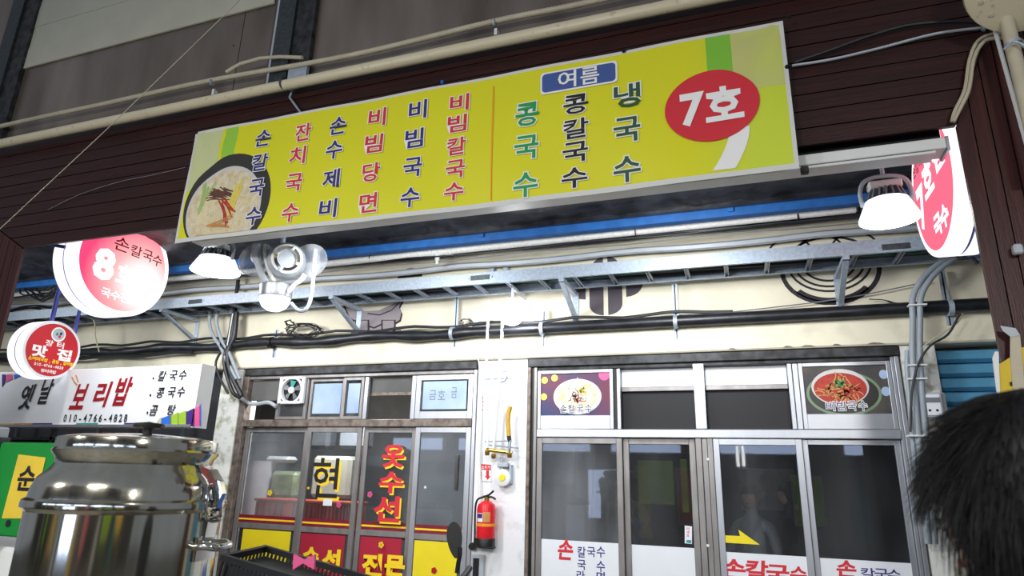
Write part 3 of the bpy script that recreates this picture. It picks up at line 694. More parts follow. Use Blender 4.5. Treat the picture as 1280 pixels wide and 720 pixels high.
# murals painted on the wall (flat paint)
W0 = wall(-.0005)
def mz(lst): return pz(lst, 0)
mu = thing('emblem_mural', 'dark plum petal emblem painted on the wall behind the tray', 'mural', P(757, 357, 0))
cx, cz = X(757, 357), Z(757, 357); hh = (Z(757, 321)-Z(757, 394))/2; hw = (X(778, 357)-X(737, 357))/2
for s in (-1, 1):
    pts = [(cx+s*.02, cz-hh), (cx+s*.02, cz+hh)] + [(cx+s*(.02+(hw-.02)*sin(t_*pi/2/8)), cz+hh-.17+.17*cos(t_*pi/2/8)) for t_ in range(9)] + [(cx+s*(.02+(hw-.02)*cos(t_*pi/2/8)), cz-hh+.10-.10*sin(t_*pi/2/8)) for t_ in range(9)]
    if s < 0: pts = pts[::-1]
    shape(W0, pts, 'paint_plum', 1, mu, 'petal')
    c = cx+s*(hw+.035)
    pts = [(c, cz-.12), (c, cz+.12)] + [(c+s*.15*sin(t_*pi/12), cz+.01+.12*cos(t_*pi/12)*1.0) for t_ in range(1, 12)]
    pts = [(c, cz-.115)] + [(c+s*.15*cos(a_), cz+.0+.12*sin(a_)) for a_ in [-pi/2+pi*i/12 for i in range(13)]]
    if s < 0: pts = pts[::-1]
    shape(W0, pts, 'paint_plum', 1, mu, 'petal')
mu = thing('bowl_mural', 'dark line drawing of a noodle bowl painted on the right wall', 'mural', P(1037, 337, 0))
cx, cz = X(1037, 337), Z(1037, 337); R_ = (X(1098, 337)-X(976, 337))/2; RZ = (Z(1037, 295)-Z(1037, 378))/2
strokes(W0, [arc(cx, cz, R_, RZ, pi, 2*pi)], .035, 'paint_dark', 1, mu, 'stroke'); strokes(W0, [arc(cx, cz, R_, RZ, 0, pi)], .02, 'paint_dark', 1, mu, 'stroke')
for s in (.86, .72, .55): strokes(W0, [arc(cx, cz+.06, R_*s, RZ*s, pi*1.08, pi*1.92)], .018, 'paint_dark', 1, mu, 'stroke')
for a in (-.28, -.05, .2): strokes(W0, [arc(cx+a, cz+.16, .17, .14, .1, pi-.1)], .017, 'paint_dark', 1, mu, 'stroke')
disc(W0, cx, cz, R_*.98, RZ*.98, 'paint_dark', 1, mu, 'stroke', 20, ring=.86, a0=pi*1.22, a1=pi*1.78)
mu = thing('figure_mural', 'grey cartoon lump with two feet painted behind the tray', 'mural', P(470, 390, 0))
shape(W0, mz([(437, 420), (441, 412), (458, 407), (480, 405), (500, 410), (503, 416), (470, 420)]), 'paint_grey', 1, mu, 'ground_shade')
body = [(428, 376), (434, 388), (438, 398), (446, 401), (455, 405), (468, 409), (480, 403), (493, 404), (500, 400), (502, 391), (499, 384), (503, 376), (514, 362), (503, 371), (490, 381), (474, 388), (456, 389), (441, 383)]
shape(W0, mz([(a+(a-468)*.04, bb+2) for a, bb in body]), 'paint_dark', 2, mu, 'outline'); shape(W0, mz(body), 'paint_grey', 4, mu, 'body')
for a in (453, 486):
    shape(W0, mz([(a-9, 400), (a-9, 413), (a-5, 417), (a+5, 417), (a+9, 413), (a+9, 400)]), 'paint_dark', 5, mu, 'outline'); shape(W0, mz([(a-7, 401), (a-7, 412), (a-4, 415), (a+4, 415), (a+7, 412), (a+7, 401)]), 'paint_grey', 6, mu, 'foot')
strokes(W0, [mz([(460, 392), (475, 394), (490, 388), (502, 376)])], .012, 'paint_dark', 7, mu, 'stroke')
disc(W0, X(512, 352), Z(512, 347), .14, .1, 'paint_dark', 1, mu, 'head_arc', 20, a0=0, a1=pi)

# vertical conduits left (grey) and right
t = thing('conduit_bundle', 'grey conduits and black cables dropping beside the left sign board', 'conduit', P(275, 440, -.15))
for pts, m, r in (([(263, 386), (262, 405), (268, 422), (276, 434), (284, 452), (296, 474)], 'grey_conduit', .018), ([(271, 386), (271, 405), (277, 425), (286, 440), (293, 457), (300, 474)], 'grey_conduit', .018), ([(296, 390), (293, 420), (285, 440), (288, 465), (302, 495)], 'black_cable', .026), ([(299, 340), (297, 356), (294, 380), (290, 420), (280, 450), (290, 488), (300, 497)], 'black_cable', .02), ([(290, 395), (284, 425), (270, 452), (274, 470), (285, 492)], 'black_cable', .013)):
    MB().tube(bez(pline(pts, -.17), 5), r, 8).build('conduit', m, t, True)
MB().tube(bez(pline([(291, 392), (288, 410), (284, 432)], -.2), 4), .006, 6).build('pale_wire', 'white_plastic', t, True)
tag(MB().tube(bez(pline([(88, 396), (116, 399), (119, 420), (124, 440)], -.3), 5), .007, 6).build('wire', 'conduit', None, True), 'pale curled wire hanging under the big lit sign', 'wire')
tag(tangle(50, 345, 70, 70, 6, -.5, 11, .01).build('wire_tangle', 'black_cable', None, True), 'messy dark wires behind the big lit sign', 'wire')
tag(tangle(40, 395, 90, 30, 5, -.35, 13, .008).build('wire_tangle', 'black_cable', None, True), 'messy dark wires above the small red sign', 'wire')
tag(tangle(240, 385, 60, 14, 4, -.3, 15, .006).build('wire_tangle', 'black_cable', None, True), 'loose black wires on the tray beside the conduits', 'wire')
t = thing('conduit_pair', 'pair of grey conduits bending down beside the power meter', 'conduit', P(1145, 400, -.2))
for i, d in enumerate((0, 9)):
    MB().tube(bez(pline([(1192+d, 318), (1170+d*1.1, 332), (1152+d*1.1, 350), (1141+d*1.1, 372), (1141+d, 400), (1141+d, 450), (1146+d, 520), (1152+d, 580), (1160+d, 680)], -.22), 5), .021, 10).build('conduit', 'grey_conduit', t, True)
MB().tube(bez(pline([(1134, 438), (1134, 470), (1140, 540), (1146, 600)], -.2), 4), .016, 8).build('conduit', 'grey_conduit', t, True)
MB().tube(bez(pline([(1200, 392), (1185, 418), (1163, 432), (1148, 455), (1140, 490), (1138, 540)], -.26), 4), .008, 6).build('black_wire', 'black_cable', t, True)
MB().tube(bez(pline([(1203, 392), (1198, 402), (1180, 415), (1158, 430), (1154, 436)], -.25), 4), .005, 6).build('pale_wire', 'conduit', t, True)
for yy in (382, 457, 474, 545):
    q = P(1146, yy, -.22); MB().box(q.x-.06, q.x+.06, -.255, -.2, q.z-.006, q.z+.006, .002).build('cable_tie', 'white_plastic', t)
q0, q1 = P(1148, 488, -.24), P(1193, 541, -.24)
t = thing('power_meter', 'off-white electricity meter box beside the blue shutter', 'meter', ((q0.x+q1.x)/2, -.1, q1.z))
MB().box(q0.x, q1.x-.0, -.2, -.035, q1.z-.02, q0.z+.01, .03).build('case', 'meter_shell', t); MB().box(q0.x+.02, q1.x-.03, -.225, -.198, q1.z+.1, q0.z-.01, .012).build('window_frame', 'grey_light', t)
MB().box(q0.x+.04, q1.x-.05, -.232, -.224, q1.z+.12, q0.z-.03, .003).build('window', 'white', t)
SM = wall(-.233); mx_ = (q0.x+q1.x)/2-.015
shape(SM, [(mx_-.05, q0.z-.085), (mx_+.05, q0.z-.085), (mx_+.05, q0.z-.05), (mx_-.05, q0.z-.05)], 'grey', 1, t, 'display')
for s in (-.02, .025): disc(SM, mx_+s, q0.z-.14, .009, .009, 'ink', 1, t, 'button', 12)

# blue roller shutter right
t = thing('roller_shutter', 'blue horizontal slat roller shutter at the right edge', 'shutter', (2, .1, 0))
zs = 2.56; i = 0
while zs > .3:
    mb = MB(); rows = []
    for y, z in ((.09, zs), (.05, zs-.012), (.045, zs-.075), (.07, zs-.092), (.088, zs-.1)): rows.append([(1.41, y, z), (2.58, y, z)])
    mb.grid(rows).build('slat', 'blue_shutter', t, True, 25); zs -= .105
MB().box(1.40, 2.6, .1, .12, 0, 2.58).build('backing', 'black', t)

# ================================================================== HIGH-BAY LAMPS
def highbay(q, R, label, tilt):
    t = thing('high_bay_lamp', label, 'lamp', q, 'high bay lamps')
    x, y, z = q
    MB().lathe([(R, 0), (R*1.0, .012), (R*.8, .09), (R*.72, .12)], q, (0, 0, 1), 40, False).build('reflector', 'white_plastic' if 0 else 'lamp_shade', t, True)
    MB().lathe([(R*.985, .002), (R*.6, -.02), (0, -.028)], q, (0, 0, 1), 40, False).build('diffuser', 'lamp_glow', t, True)
    MB().lathe([(R*.72, .121), (R*.5, .135), (R*.2, .14)], q, (0, 0, 1), 32).build('heat_sink', 'grey_light', t, True)
    for i in range(18):
        a = i*2*pi/18; c_, s_ = cos(a), sin(a); r1, r2 = R*.3, R*.7; w = .005
        pts = [(x+c_*r-s_*w, y+s_*r+c_*w, z+h) for r, h in ((r1, .136), (r2, .13), (r2*.8, .19), (r1, .2))]
        MB().prism(pts, (2*s_*w, -2*c_*w, 0)).build('fin', 'grey', t)
    MB().tube(bez([(x-R*.8, y, z+.1), (x-R*.82, y, z+.2), (x-R*.6, y, z+.27), (x, y, z+.29), (x+R*.6, y, z+.27), (x+R*.82, y, z+.2), (x+R*.8, y, z+.1)], 4), .013, 8).build('yoke', 'grey_light', t, True)
    MB().box(x-.09, x+.09, y-.04, y+.04, z+.2, z+.25, .008).build('driver', 'white_plastic', t)
    MB().tube([(x, y, z+.28), (x, y, 3.62)], .012, 8).build('stem', 'galv', t, True)
emat('lamp_shade', 'eef2ff', 1.3)
highbay(P(269, 340, -1.35), .205, 'glowing round high bay lamp beside the big lit sign', 0)
highbay(P(1112, 275, -1.4), .165, 'glowing round high bay lamp in front of the right pink sign', 0)
# lamps hanging behind the camera over the lane
for x, l in ((-4.6, 'left'), (-1.5, 'middle'), (1.9, 'right')):
    highbay(Vector((x, -7.1, 3.4)), .22, l+' high bay lamp over the lane behind the viewer', 0)
# wall bulb
q = P(640, 394, -.42); t = thing('wall_lamp', 'very bright bulb under a flat shade on the wall', 'lamp', q)
MB().ell(q, .1, .1, .09, 24, 14).build('bulb', 'bulb_glow', t, True)
MB().lathe([(.125, .06), (.12, .07), (.05, .12), (.03, .15)], q, (0, 0, 1), 32, False).build('shade', 'lamp_shade', t, True)
MB().tube([q+Vector((0, 0, .12)), q+Vector((0, 0, .24)), Vector((q.x, -.05, q.z+.24))], .012, 8).build('arm', 'grey_light', t, True)

# searchlight fixture
q = P(345, 345, -1.55)
t = thing('spotlight_fixture', 'white swivelling twin spotlight fixture with glowing lower dome', 'lamp', q)
c1 = P(358, 327, -1.55)
ax = Vector((.66, -.74, -.1)).normalized()
MB().lathe([(.06, -.12), (.13, -.09), (.148, -.01), (.14, .07), (.118, .105)], c1, ax, 40).build('drum', 'grey_light', t, True)
MB().lathe([(.118, .105), (.118, .12), (.085, .13), (.07, .126), (.066, .05), (0, .045)], c1, ax, 40, False).build('ring', 'white_plastic', t, True)
MB().lathe([(.1, .126), (.098, .135), (.075, .137), (.072, .128)], c1, ax, 40, False).build('chrome_ring', 'chrome', t, True)
MB().lathe([(.066, .09), (.02, .094), (0, .094)], c1, ax, 24, False).build('lens', 'conduit', t, True)
mb = MB()
for i in range(4):
    a = i*pi/2+.5; o_ = ax.orthogonal().normalized(); p_ = ax.cross(o_); v = o_*cos(a)+p_*sin(a); MB().tube([c1+v*.112+ax*.125, c1+v*.074+ax*.14], .013, 6).build('clip', 'white_plastic', t)
for a, bb, Y in ((321, 324, -1.42), (386, 326, -1.36)):
    MB().lathe([(.15, -.006), (.155, 0), (.15, .006)], P(a, bb, Y), (.3, -1, .1), 36).build('side_disc', 'disc_clear', t, True)
MB().lathe([(.06, -.03), (.075, 0), (.06, .03)], P(325, 320, -1.6), (.4, -1, 0), 24).build('pivot', 'white_plastic', t, True)
MB().tube(bez(pline([(321, 306), (321, 322), (326, 340), (334, 356), (338, 366)], -1.66), 4), [.036]*6+[.026]*11, 8).build('arm', 'grey_light', t, True)
MB().tube(bez(pline([(331, 306), (332, 322), (336, 338), (343, 352)], -1.63), 4), .016, 8).build('arm', 'white_plastic', t, True)
MB().tube(bez(pline([(361, 364), (368, 356), (376, 350), (381, 343)], -1.64), 4), .02, 8).build('arm', 'white_plastic', t, True)
MB().tube(bez(pline([(394, 312), (392, 340), (389, 370), (383, 386), (373, 388), (364, 379)], -1.6), 5), .0155, 8).build('loop_arm', 'grey_light', t, True)
c2 = P(345, 364, -1.62)
MB().lathe([(.118, -.055), (.122, -.045), (.122, .04), (.108, .05), (0, .055)], c2, (0, 0, 1), 40).build('collar', 'alu', t, True)
MB().lathe([(.116, -.055), (.112, -.09), (.09, -.13), (.05, -.155), (0, -.165)], c2, (0, 0, 1), 40, False).build('dome', 'dome_glow', t, True)
MB().tube([P(352, 315, -1.5), P(352, 315, -1.5)+Vector((0, .0, .45))], .02, 8).build('stem', 'galv', t, True)

# ================================================================== ROUND SIGNS
def round_sign(xf, yc, zc, R, th, side, label, face_mats, name='round_sign'):
    "side +1: face towards +X"
    t = thing(name, label, 'sign', (xf-side*th/2, yc, zc-R))
    MB().lathe([(R*.99, 0), (R, -.01), (R, -th*.46)], (xf, yc, zc), (side, 0, 0), 64, False).build('rim', 'sign_rim' if face_mats[2] else 'white', t, True)
    MB().lathe([(R*.985, -th*.46), (R*.985, -th*.54)], (xf, yc, zc), (side, 0, 0), 64, False).build('seam_band', 'violet', t, True)
    MB().lathe([(R, -th*.54), (R, -th+.01), (R*.99, -th), (0, -th)], (xf, yc, zc), (side, 0, 0), 64, False).build('rim', 'sign_rim' if face_mats[2] else 'white', t, True)
    sf = Surf((xf, yc, zc), (0, side, 0), (0, 0, 1))
    disc(sf, 0, 0, R*.99, R*.99, face_mats[0], 0, t, 'face', 64); disc(sf, 0, 0, R*.9, R*.9, face_mats[1], 2, t, 'face_print', 64)
    return t, sf
t, sf = round_sign(-5.4, -1.31, 3.40, .5, .26, 1, 'big glowing white and pink round sign hanging at left', ('sign_white', 'sign_lit_disc', True), 'lit_round_sign')
text(sf, [('손', -.07, .17, .15, .13), ('칼', .09, .155, .12, .11), ('국', .22, .155, .11, .11), ('수', .335, .14, .11, .11)], 'ink_darkred', 4, t, .01)
text(sf, [('8', -.2, -.06, .19, .27)], 'sign_white', 4, t, .05); text(sf, [('호', .02, -.1, .16, .17), ('점', .2, -.12, .16, .17)], 'sign_white', 4, t, .03)
text(sf, line('국수전문', -.13, -.32, .09, .08), 'sign_white', 4, t, .02)
MB().tube([(-5.5, -1.82, 3.4), (-5.72, -1.97, 3.42)], .016, 8).build('mount_arm', 'violet', t)
MB().tube([(-5.53, -1.31, 3.89), (-5.53, -1.31, 4.1)], .016, 8).build('mount_arm', 'violet', t)
t, sf = round_sign(-6.0, -1.385, 2.585, .27, .2, 1, 'small red round sign above the left sign board', ('white', 'red', True), 'red_round_sign')
disc(sf, .02, .15, .068, .068, 'ink_white', 4, t, 'logo_print', 28); disc(sf, .02, .15, .056, .056, 'grey_light', 5, t, 'logo_print', 28)
for a_, b_, m in ((-.015, .0, 'ink_green'), (.02, .01, 'ink_navy'), (.012, -.02, 'ink_red')): disc(sf, .02+a_, .15+b_, .013, .016, m, 6, t, 'logo_print', 10)
text(sf, [('장', -.045, .055, .07, .055), ('터', .06, .055, .065, .055)], 'ink_white', 4, t, .02)
text(sf, [('맛', -.115, -.03, .125, .1), ('집', .115, -.03, .125, .1)], 'ink_white', 4, t, .045)
text(sf, line('소머리국밥,곰탕,갈비탕', -.185, -.105, .03, .032, 1.2), 'ink_yellow', 4, t, .03)
text(sf, line('010-4766-4828', -.13, -.15, .017, .026, 1.25), 'ink_white', 4, t, .02)
text(sf, line('장터국밥', -.05, -.20, .033, .03, 1.1), 'ink_white', 4, t, .03)
MB().tube([(-6.1, -1.385, 2.85), (-6.1, -1.385, 3.6)], .02, 8).build('hanger', 'violet', t)
MB().tube([(-6.02, -1.2, 2.78), (-6.02, -1.2, 3.3)], .016, 8).build('hanger', 'violet', t)
t, sf = round_sign(1.17, -1.40, 3.29, .43, .2, -1, 'glowing white rimmed pink round sign beside the right post', ('sign_white', 'sign_pink', True), 'lit_round_sign')
text(sf, [('7', -.24, -.03, .13, .26), ('호', -.04, .07, .19, .2), ('점', .2, .12, .19, .2)], 'sign_white', 4, t, .04)
text(sf, line('손칼국수', -.28, .22, .07, .07), 'ink_darkred', 4, t, .01)
text(sf, line('국수', -.0, -.25, .13, .12), 'sign_white', 4, t, .05)
tag(MB().box(1.40, 1.5, -1.3, -1.0, 2.95, 3.25, .01).build('blue_box', 'blue_paint'), 'small blue box behind the right pink sign', 'box')
tag(MB().tube(bez(pline([(1196, 322), (1205, 316), (1215, 322), (1222, 330)], -.9), 4), .012, 8).build('cable', 'black_cable', None, True), 'short dark cable below the right pink sign', 'cable')

# ================================================================== LEFT SIGN BOARD
YS = -1.2
sx1 = X(248, 500, YS)-.03; sz0, sz1 = 1.895, 2.43; sx0 = sx1-3.1
t = thing('sign_board', 'white light box sign board above the steel pot', 'sign', ((sx0+sx1)/2, YS, sz0))
MB().box(sx0, sx1, YS, YS+.15, sz0, sz1, .006).build('box', 'white', t); MB().box(sx1, sx1+.012, YS-.004, YS+.154, sz0-.004, sz1+.004).build('side_cap', 'white_plastic', t)
MB().box(sx0, sx1, YS-.012, YS-.001, sz0, sz0+.022).build('frame', 'alu', t)
SS = wall(YS-.002)
def ss(lst): return pz(lst, YS)
def g(ch, px, py, w, h):
    q = P(px, py, YS); return (ch, q.x, q.z, w*.0068, h*.0068)
text(SS, [g('옛', 34, 496, 24, 34), g('날', 58, 489, 21, 34)], 'ink', 2, t, .022, .18)
text(SS, [g('보', 100, 496, 24, 32), g('리', 128, 493, 24, 32), g('밥', 154, 489, 25, 36)], 'ink_darkred', 2, t, .03, .2)
text(SS, [g(c_, 82+i*6.3, 522.5+0*i, 5, 10) for i, c_ in enumerate('010-4766-4828')], 'ink', 2, t, .022)
for row, yy in (('칼국수', 470), ('콩국수', 491), ('곰탕', 513)):
    xs = (203, 217, 229) if len(row) == 3 else (197, 219)
    text(SS, [g(c_, xs[i]-(yy-470)*.1, yy-i*.6, 12, 13) for i, c_ in enumerate(row)], 'ink', 2, t, .018, .2)
    q = P(192-(yy-470)*.17, yy+3, YS); disc(SS, q.x, q.z, .010, .012, 'ink', 2, t, 'bullet', 12)
xs = [197, 202, 212, 214, 223, 233, 243, 250, 251.5]
tops = [524, 521, 519, 518, 515, 513, 510, 506, 504]
for i, m in enumerate(('conduit', 'blue_paint', 'grey', 'lime', 'lime', 'purple', 'pink', 'blue_paint')):
    shape(SS, ss([(xs[i], 533), (xs[i+1]+.5, 533), (xs[i+1]+.5, tops[i+1]), (xs[i], tops[i]+2)]), m, 1, t, 'colour_block')
for a, bb, m in ((0, 18, 'egg'), (18, 40, 'noodle_red'), (40, 65, 'purple'), (95, 122, 'teal_paint'), (155, 185, 'purple')):
    x0_, x1_ = X(a, 533, YS), X(bb, 533, YS); shape(SS, [(x0_, sz0+.024), (x1_, sz0+.024), (x1_, sz0+.036), (x0_, sz0+.036)], m, 1, t, 'colour_block')
shape(SS, ss([(3, 468), (8, 468), (7, 478), (3, 484)]), 'purple', 1, t, 'colour_block'); shape(SS, ss([(9, 468), (16, 468), (16, 474), (8, 478)]), 'pink', 1, t, 'colour_block'); shape(SS, ss([(18, 468), (30, 468), (18, 474)]), 'blue_paint', 1, t, 'colour_block')
strokes(SS, [ss([(90, 471), (93, 477), (97, 482)]), ss([(95, 469), (97, 474), (98, 478)])], .014, 'noodle_red', 1, t, 'brush_mark')

# dark stall beneath the sign board
t = thing('stall_rack', 'dark steel rack standing in the gloom under the sign board', 'rack', (-6.6, -.5, 0))
for x in (-8.0, -6.7, -5.5):
    for y in (-.7, -.2): MB().box(x-.02, x+.02, y-.02, y+.02, 0, 2.35).build('upright', 'galv_dark', t)
for z in (.5, 1.0, 1.45, 1.8): MB().box(-8.02, -5.48, -.72, -.18, z, z+.03).build('shelf', 'galv_dark', t)
for i, (x, z, w, h, m, l) in enumerate(((-6.35, 1.48, .3, .26, 'white_plastic', 'white tub on the rack under the sign board'), (-5.9, 1.48, .28, .2, 'orange', 'orange bin on the rack under the sign board'), (-7.2, 1.48, .4, .3, 'room_left', 'grey carton on the rack under the sign board'), (-7.4, 1.03, .5, .3, 'alu', 'steel basin on the middle shelf under the sign board'))):
    tag(MB().lathe([(w*.38, 0), (w*.5, h*.9), (w*.53, h), (w*.48, h), (w*.36, .01)], (x, -.45, z+.002), (0, 0, 1), 20).build('tub', m, None, True), l, 'tub')
# green notice case at left
t = thing('notice_case', 'green framed case with yellow paper notice behind the pot', 'notice', P(30, 700, -2.8))
gx0, gx1, gz0, gz1 = X(10, 600, -2.8)-.14, X(64, 600, -2.8), Z(20, 672, -2.8), Z(30, 553, -2.8)
MB().box(gx0, gx1, -2.8, -2.74, gz0, gz1, .01).build('board', 'green', t); MB().box(gx0-.05, gx0-.005, -2.84, -2.74, gz0, gz1+.03, .006).build('frame', 'galv_dark', t)
SG = wall(-2.802)
shape(SG, pz([(24, 568), (58, 572), (40, 648), (3, 648)], -2.8), 'yellow_note', 1, t, 'paper'); q = P(34, 598, -2.8)
text(SG, [('순', q.x, q.z, .13, .13)], 'ink', 3, t, .03); q = P(3, 668, -2.8); disc(SG, q.x+.03, q.z+.06, .02, .02, 'ink', 2, t, 'hole', 14)
MB().box(gx0+.03, gx0+.09, -2.79, -2.75, 0, gz0).build('leg', 'galv_dark', t); MB().box(gx1-.09, gx1-.03, -2.79, -2.75, 0, gz0).build('leg', 'galv_dark', t)
tag(MB().box(gx0-1.0, gx0-.06, -2.8, -2.72, 1.102, 1.78, .01).build('side_panel_board', 'grey_light'), 'pale grey panel edge at the far left under the sign', 'box')
tag(MB().box(gx0-.9, gx1+.0, -2.72, -2.3, .0, 1.1, .02).build('counter', 'white_plastic'), 'white counter behind the pot and green case', 'counter')

# ================================================================== STEEL POT
YP = -4.0; pc = Vector((-1.715, YP, 0)); z0p = 1.652; sc_ = .0021
pot = thing('stock_pot', 'tall polished stainless steel market stock pot in the left foreground', 'pot', (pc.x, YP, .8))
prof = [(.0, .80), (118*sc_, .80), (120*sc_, .82), (120*sc_, z0p-95*sc_), (122*sc_, z0p-93*sc_), (125.5*sc_, z0p-90*sc_), (126*sc_, z0p-86*sc_), (125*sc_, z0p-81*sc_), (120*sc_, z0p-78*sc_),
        (118*sc_, z0p-64*sc_), (113*sc_, z0p-52*sc_), (103*sc_, z0p-42*sc_), (98*sc_, z0p-34*sc_), (99*sc_, z0p-26*sc_), (104*sc_, z0p-20*sc_), (105*sc_, z0p-17*sc_), (102*sc_, z0p-14*sc_), (102*sc_, z0p-2*sc_), (101*sc_, z0p), (98*sc_, z0p), (97*sc_, z0p-6*sc_)]
MB().lathe(prof, (pc.x, YP, 0), (0, 0, 1), 96, False).build('body', 'steel_pot', pot, True, 35)
lidp = [(98*sc_, z0p-5*sc_), (99*sc_, z0p+.5*sc_), (80*sc_, z0p+4*sc_), (40*sc_, z0p+7*sc_), (0, z0p+8*sc_)]
lid = MB().lathe(lidp, (pc.x, YP, 0), (0, 0, 1), 64, False).build('lid', 'steel_pot', pot, True)
kx = pc.x+.02
MB().lathe([(6*sc_, z0p+7*sc_), (6*sc_, z0p+15*sc_), (19*sc_, z0p+17*sc_), (21*sc_, z0p+20*sc_), (19*sc_, z0p+23*sc_), (0, z0p+25*sc_)], (kx, YP, 0), (0, 0, 1), 28).build('knob', 'black', lid, True)
MB().lathe([(12*sc_, z0p+24*sc_), (0, z0p+26*sc_)], (kx, YP, 0), (0, 0, 1), 28).build('knob_cap', 'chrome', lid, True)
def latch(ang, rr_):
    a = ang; e = Vector((cos(a), sin(a), 0)); s_ = Vector((-sin(a), cos(a), 0)); o_ = Vector((pc.x, YP, 0))
    R1 = 113*sc_
    def pt3(r, w, z): return o_+e*((r+6)*sc_)+s_*(w*sc_)+Vector((0, 0, z0p+z*sc_))
    lt = MB(); lt.prism([pt3(96, -12, -34), pt3(108, -10, -38), pt3(120, -8, -54), pt3(123, -8, -78), pt3(110, -9, -78)], s_*(22*sc_)); L_ = lt.build('latch', 'chrome', pot)
    MB().prism([pt3(114, -6, -50), pt3(124, -6, -54), pt3(130, -6, -70), pt3(124, -6, -90)], s_*(12*sc_)).build('latch_lever', 'chrome', L_)
    MB().tube(bez([pt3(112, -18, -58), pt3(118, -20, -80), pt3(119, -18, -100), pt3(124, -8, -106), pt3(126, 8, -104), pt3(120, 18, -98), pt3(114, 18, -60)], 4), 2.2*sc_, 8).build('wire_bail', 'chrome', L_, True)
    MB().prism([pt3(112, -14, -96), pt3(120, -12, -100), pt3(118, -12, -128), pt3(112, -14, -132)], s_*(26*sc_)).build('latch_plate', 'chrome', pot)
    h = MB(); h.tube(bez([pt3(110, -22, -138), pt3(126, -24, -136), pt3(138, -18, -138), pt3(141, 0, -139), pt3(138, 18, -138), pt3(126, 24, -136), pt3(110, 22, -138)], 5), 5*sc_, 10); h.build('handle', 'chrome', pot, True)
    MB().prism([pt3(108, -24, -126), pt3(116, -24, -126), pt3(116, -24, -156), pt3(108, -24, -156)], s_*(48*sc_)).build('handle_plate', 'chrome', pot)
latch(rad(14), 0); latch(rad(165), 0)
t = thing('gas_burner_stand', 'steel gas burner stand holding the stock pot', 'stove', (pc.x, YP, 0))
MB().lathe([(.38, .74), (.38, .79), (.3, .79), (.3, .74)], (pc.x, YP, 0), (0, 0, 1), 32).build('ring', 'dark_steel', t)
for a in range(4):
    x, y = pc.x+.33*cos(a*pi/2+.78), YP+.33*sin(a*pi/2+.78); MB().box(x-.02, x+.02, y-.02, y+.02, 0, .745).build('leg', 'dark_steel', t)

# ================================================================== SHOP FRONT: LEFT
def frame_bar(mb, x0, x1, z0, z1, y0=-.02, y1=.06): mb.box(x0, x1, y0, y1, z0, z1, .004)
ls = thing('window_1', 'old aluminium shop front of the alteration shop, left of the white pier', 'shop front', (-3.6, 0, 0))
lx0, lx1 = -4.975, -2.285
def LX(px, py): return X(px, py, 0)
zt = 2.51; zmid0, zmid1 = 1.985, 2.055
MB().box(lx0, lx0+.075, -.03, .06, 0, zt, .004).build('jamb', 'alu_old', ls); MB().box(lx1-.035, lx1, -.02, .06, 0, zt, .004).build('jamb', 'alu', ls)
MB().box(lx0+.076, lx1-.036, -.03, .06, zmid0, zmid1, .005).build('transom_bar', 'alu_old', ls)
MB().box(lx0+.076, lx1-.036, -.02, .06, zt-.035, zt-.001, .004).build('head_bar', 'alu_dull', ls)
def glassp(x0, x1, z0, z1, par, m='glass', y=.03): return MB().box(x0, x1, y, y+.005, z0, z1).build('pane', m, par)
def sash(par, x0, x1, z0, z1, w, m, pm='glass', y0=-.012, y1=.02, bot=None, nm='sash'):
    bot = bot or w
    mb = MB(); mb.box(x0, x0+w, y0, y1, z0, z1, .003); mb.box(x1-w, x1, y0, y1, z0, z1, .003); mb.box(x0+w, x1-w, y0, y1, z0, z0+bot, .003); mb.box(x0+w, x1-w, y0, y1, z1-w, z1, .003)
    s_ = mb.build(nm, m, par)
    if pm: glassp(x0+w, x1-w, z0+bot, z1-w, s_, pm, (y0+y1)/2)
    return s_
zl = zmid1+.003; zh = zt-.04
a0, a1, a2, a3, a4, a5 = LX(347, 500), LX(384, 500), LX(413, 500), LX(454, 500), LX(520, 500), lx1-.04
sash(ls, a0, a1, zl, zh, .03, 'alu_dull'); sash(ls, a1+.004, a2+.14, zl, zh, .03, 'alu_dull', y0=.022, y1=.052)
sash(ls, a2+.145, a3, zl, zh, .03, 'alu_dull'); sash(ls, a4, a5, zl, zh, .05, 'alu', bot=.07)
MB().box(a3+.01, a3+.05, -.01, .03, zl, zh, .003).build('mullion', 'alu', ls); MB().box(a4-.05, a4-.006, -.01, .03, zl, zh, .003).build('mullion', 'alu', ls)
MB().box(lx0+.08, a0-.01, .03, .05, zl+.2, zh).build('upper_panel', 'room_left', ls); MB().box(a3+.06, a4-.055, .05, .06, 2.32, zh).build('upper_panel', 'room_left', ls); MB().box(a3+.06, a4-.055, .035, .06, 2.29, 2.318).build('grey_rail', 'alu_old', ls)
# pale blue sheets painting the bright reflections in the small panes
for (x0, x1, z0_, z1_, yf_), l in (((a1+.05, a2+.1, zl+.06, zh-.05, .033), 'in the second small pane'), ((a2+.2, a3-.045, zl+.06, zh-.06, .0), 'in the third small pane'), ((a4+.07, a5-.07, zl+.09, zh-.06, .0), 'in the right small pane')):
    t = tag(MB().box(x0, x1, yf_, yf_+.003, z0_, z1_).build('pane_reflection', 'reflection_print_blue'), 'pale blue painted reflection '+l, 'film')
text(wall(-.0005), line('금호', (a4+a5)/2-.12, 2.28, .075, .09, 1.2)+[('금', (a4+a5)/2+.1, 2.30, .06, .1)], 'grey', 1, t, .0)
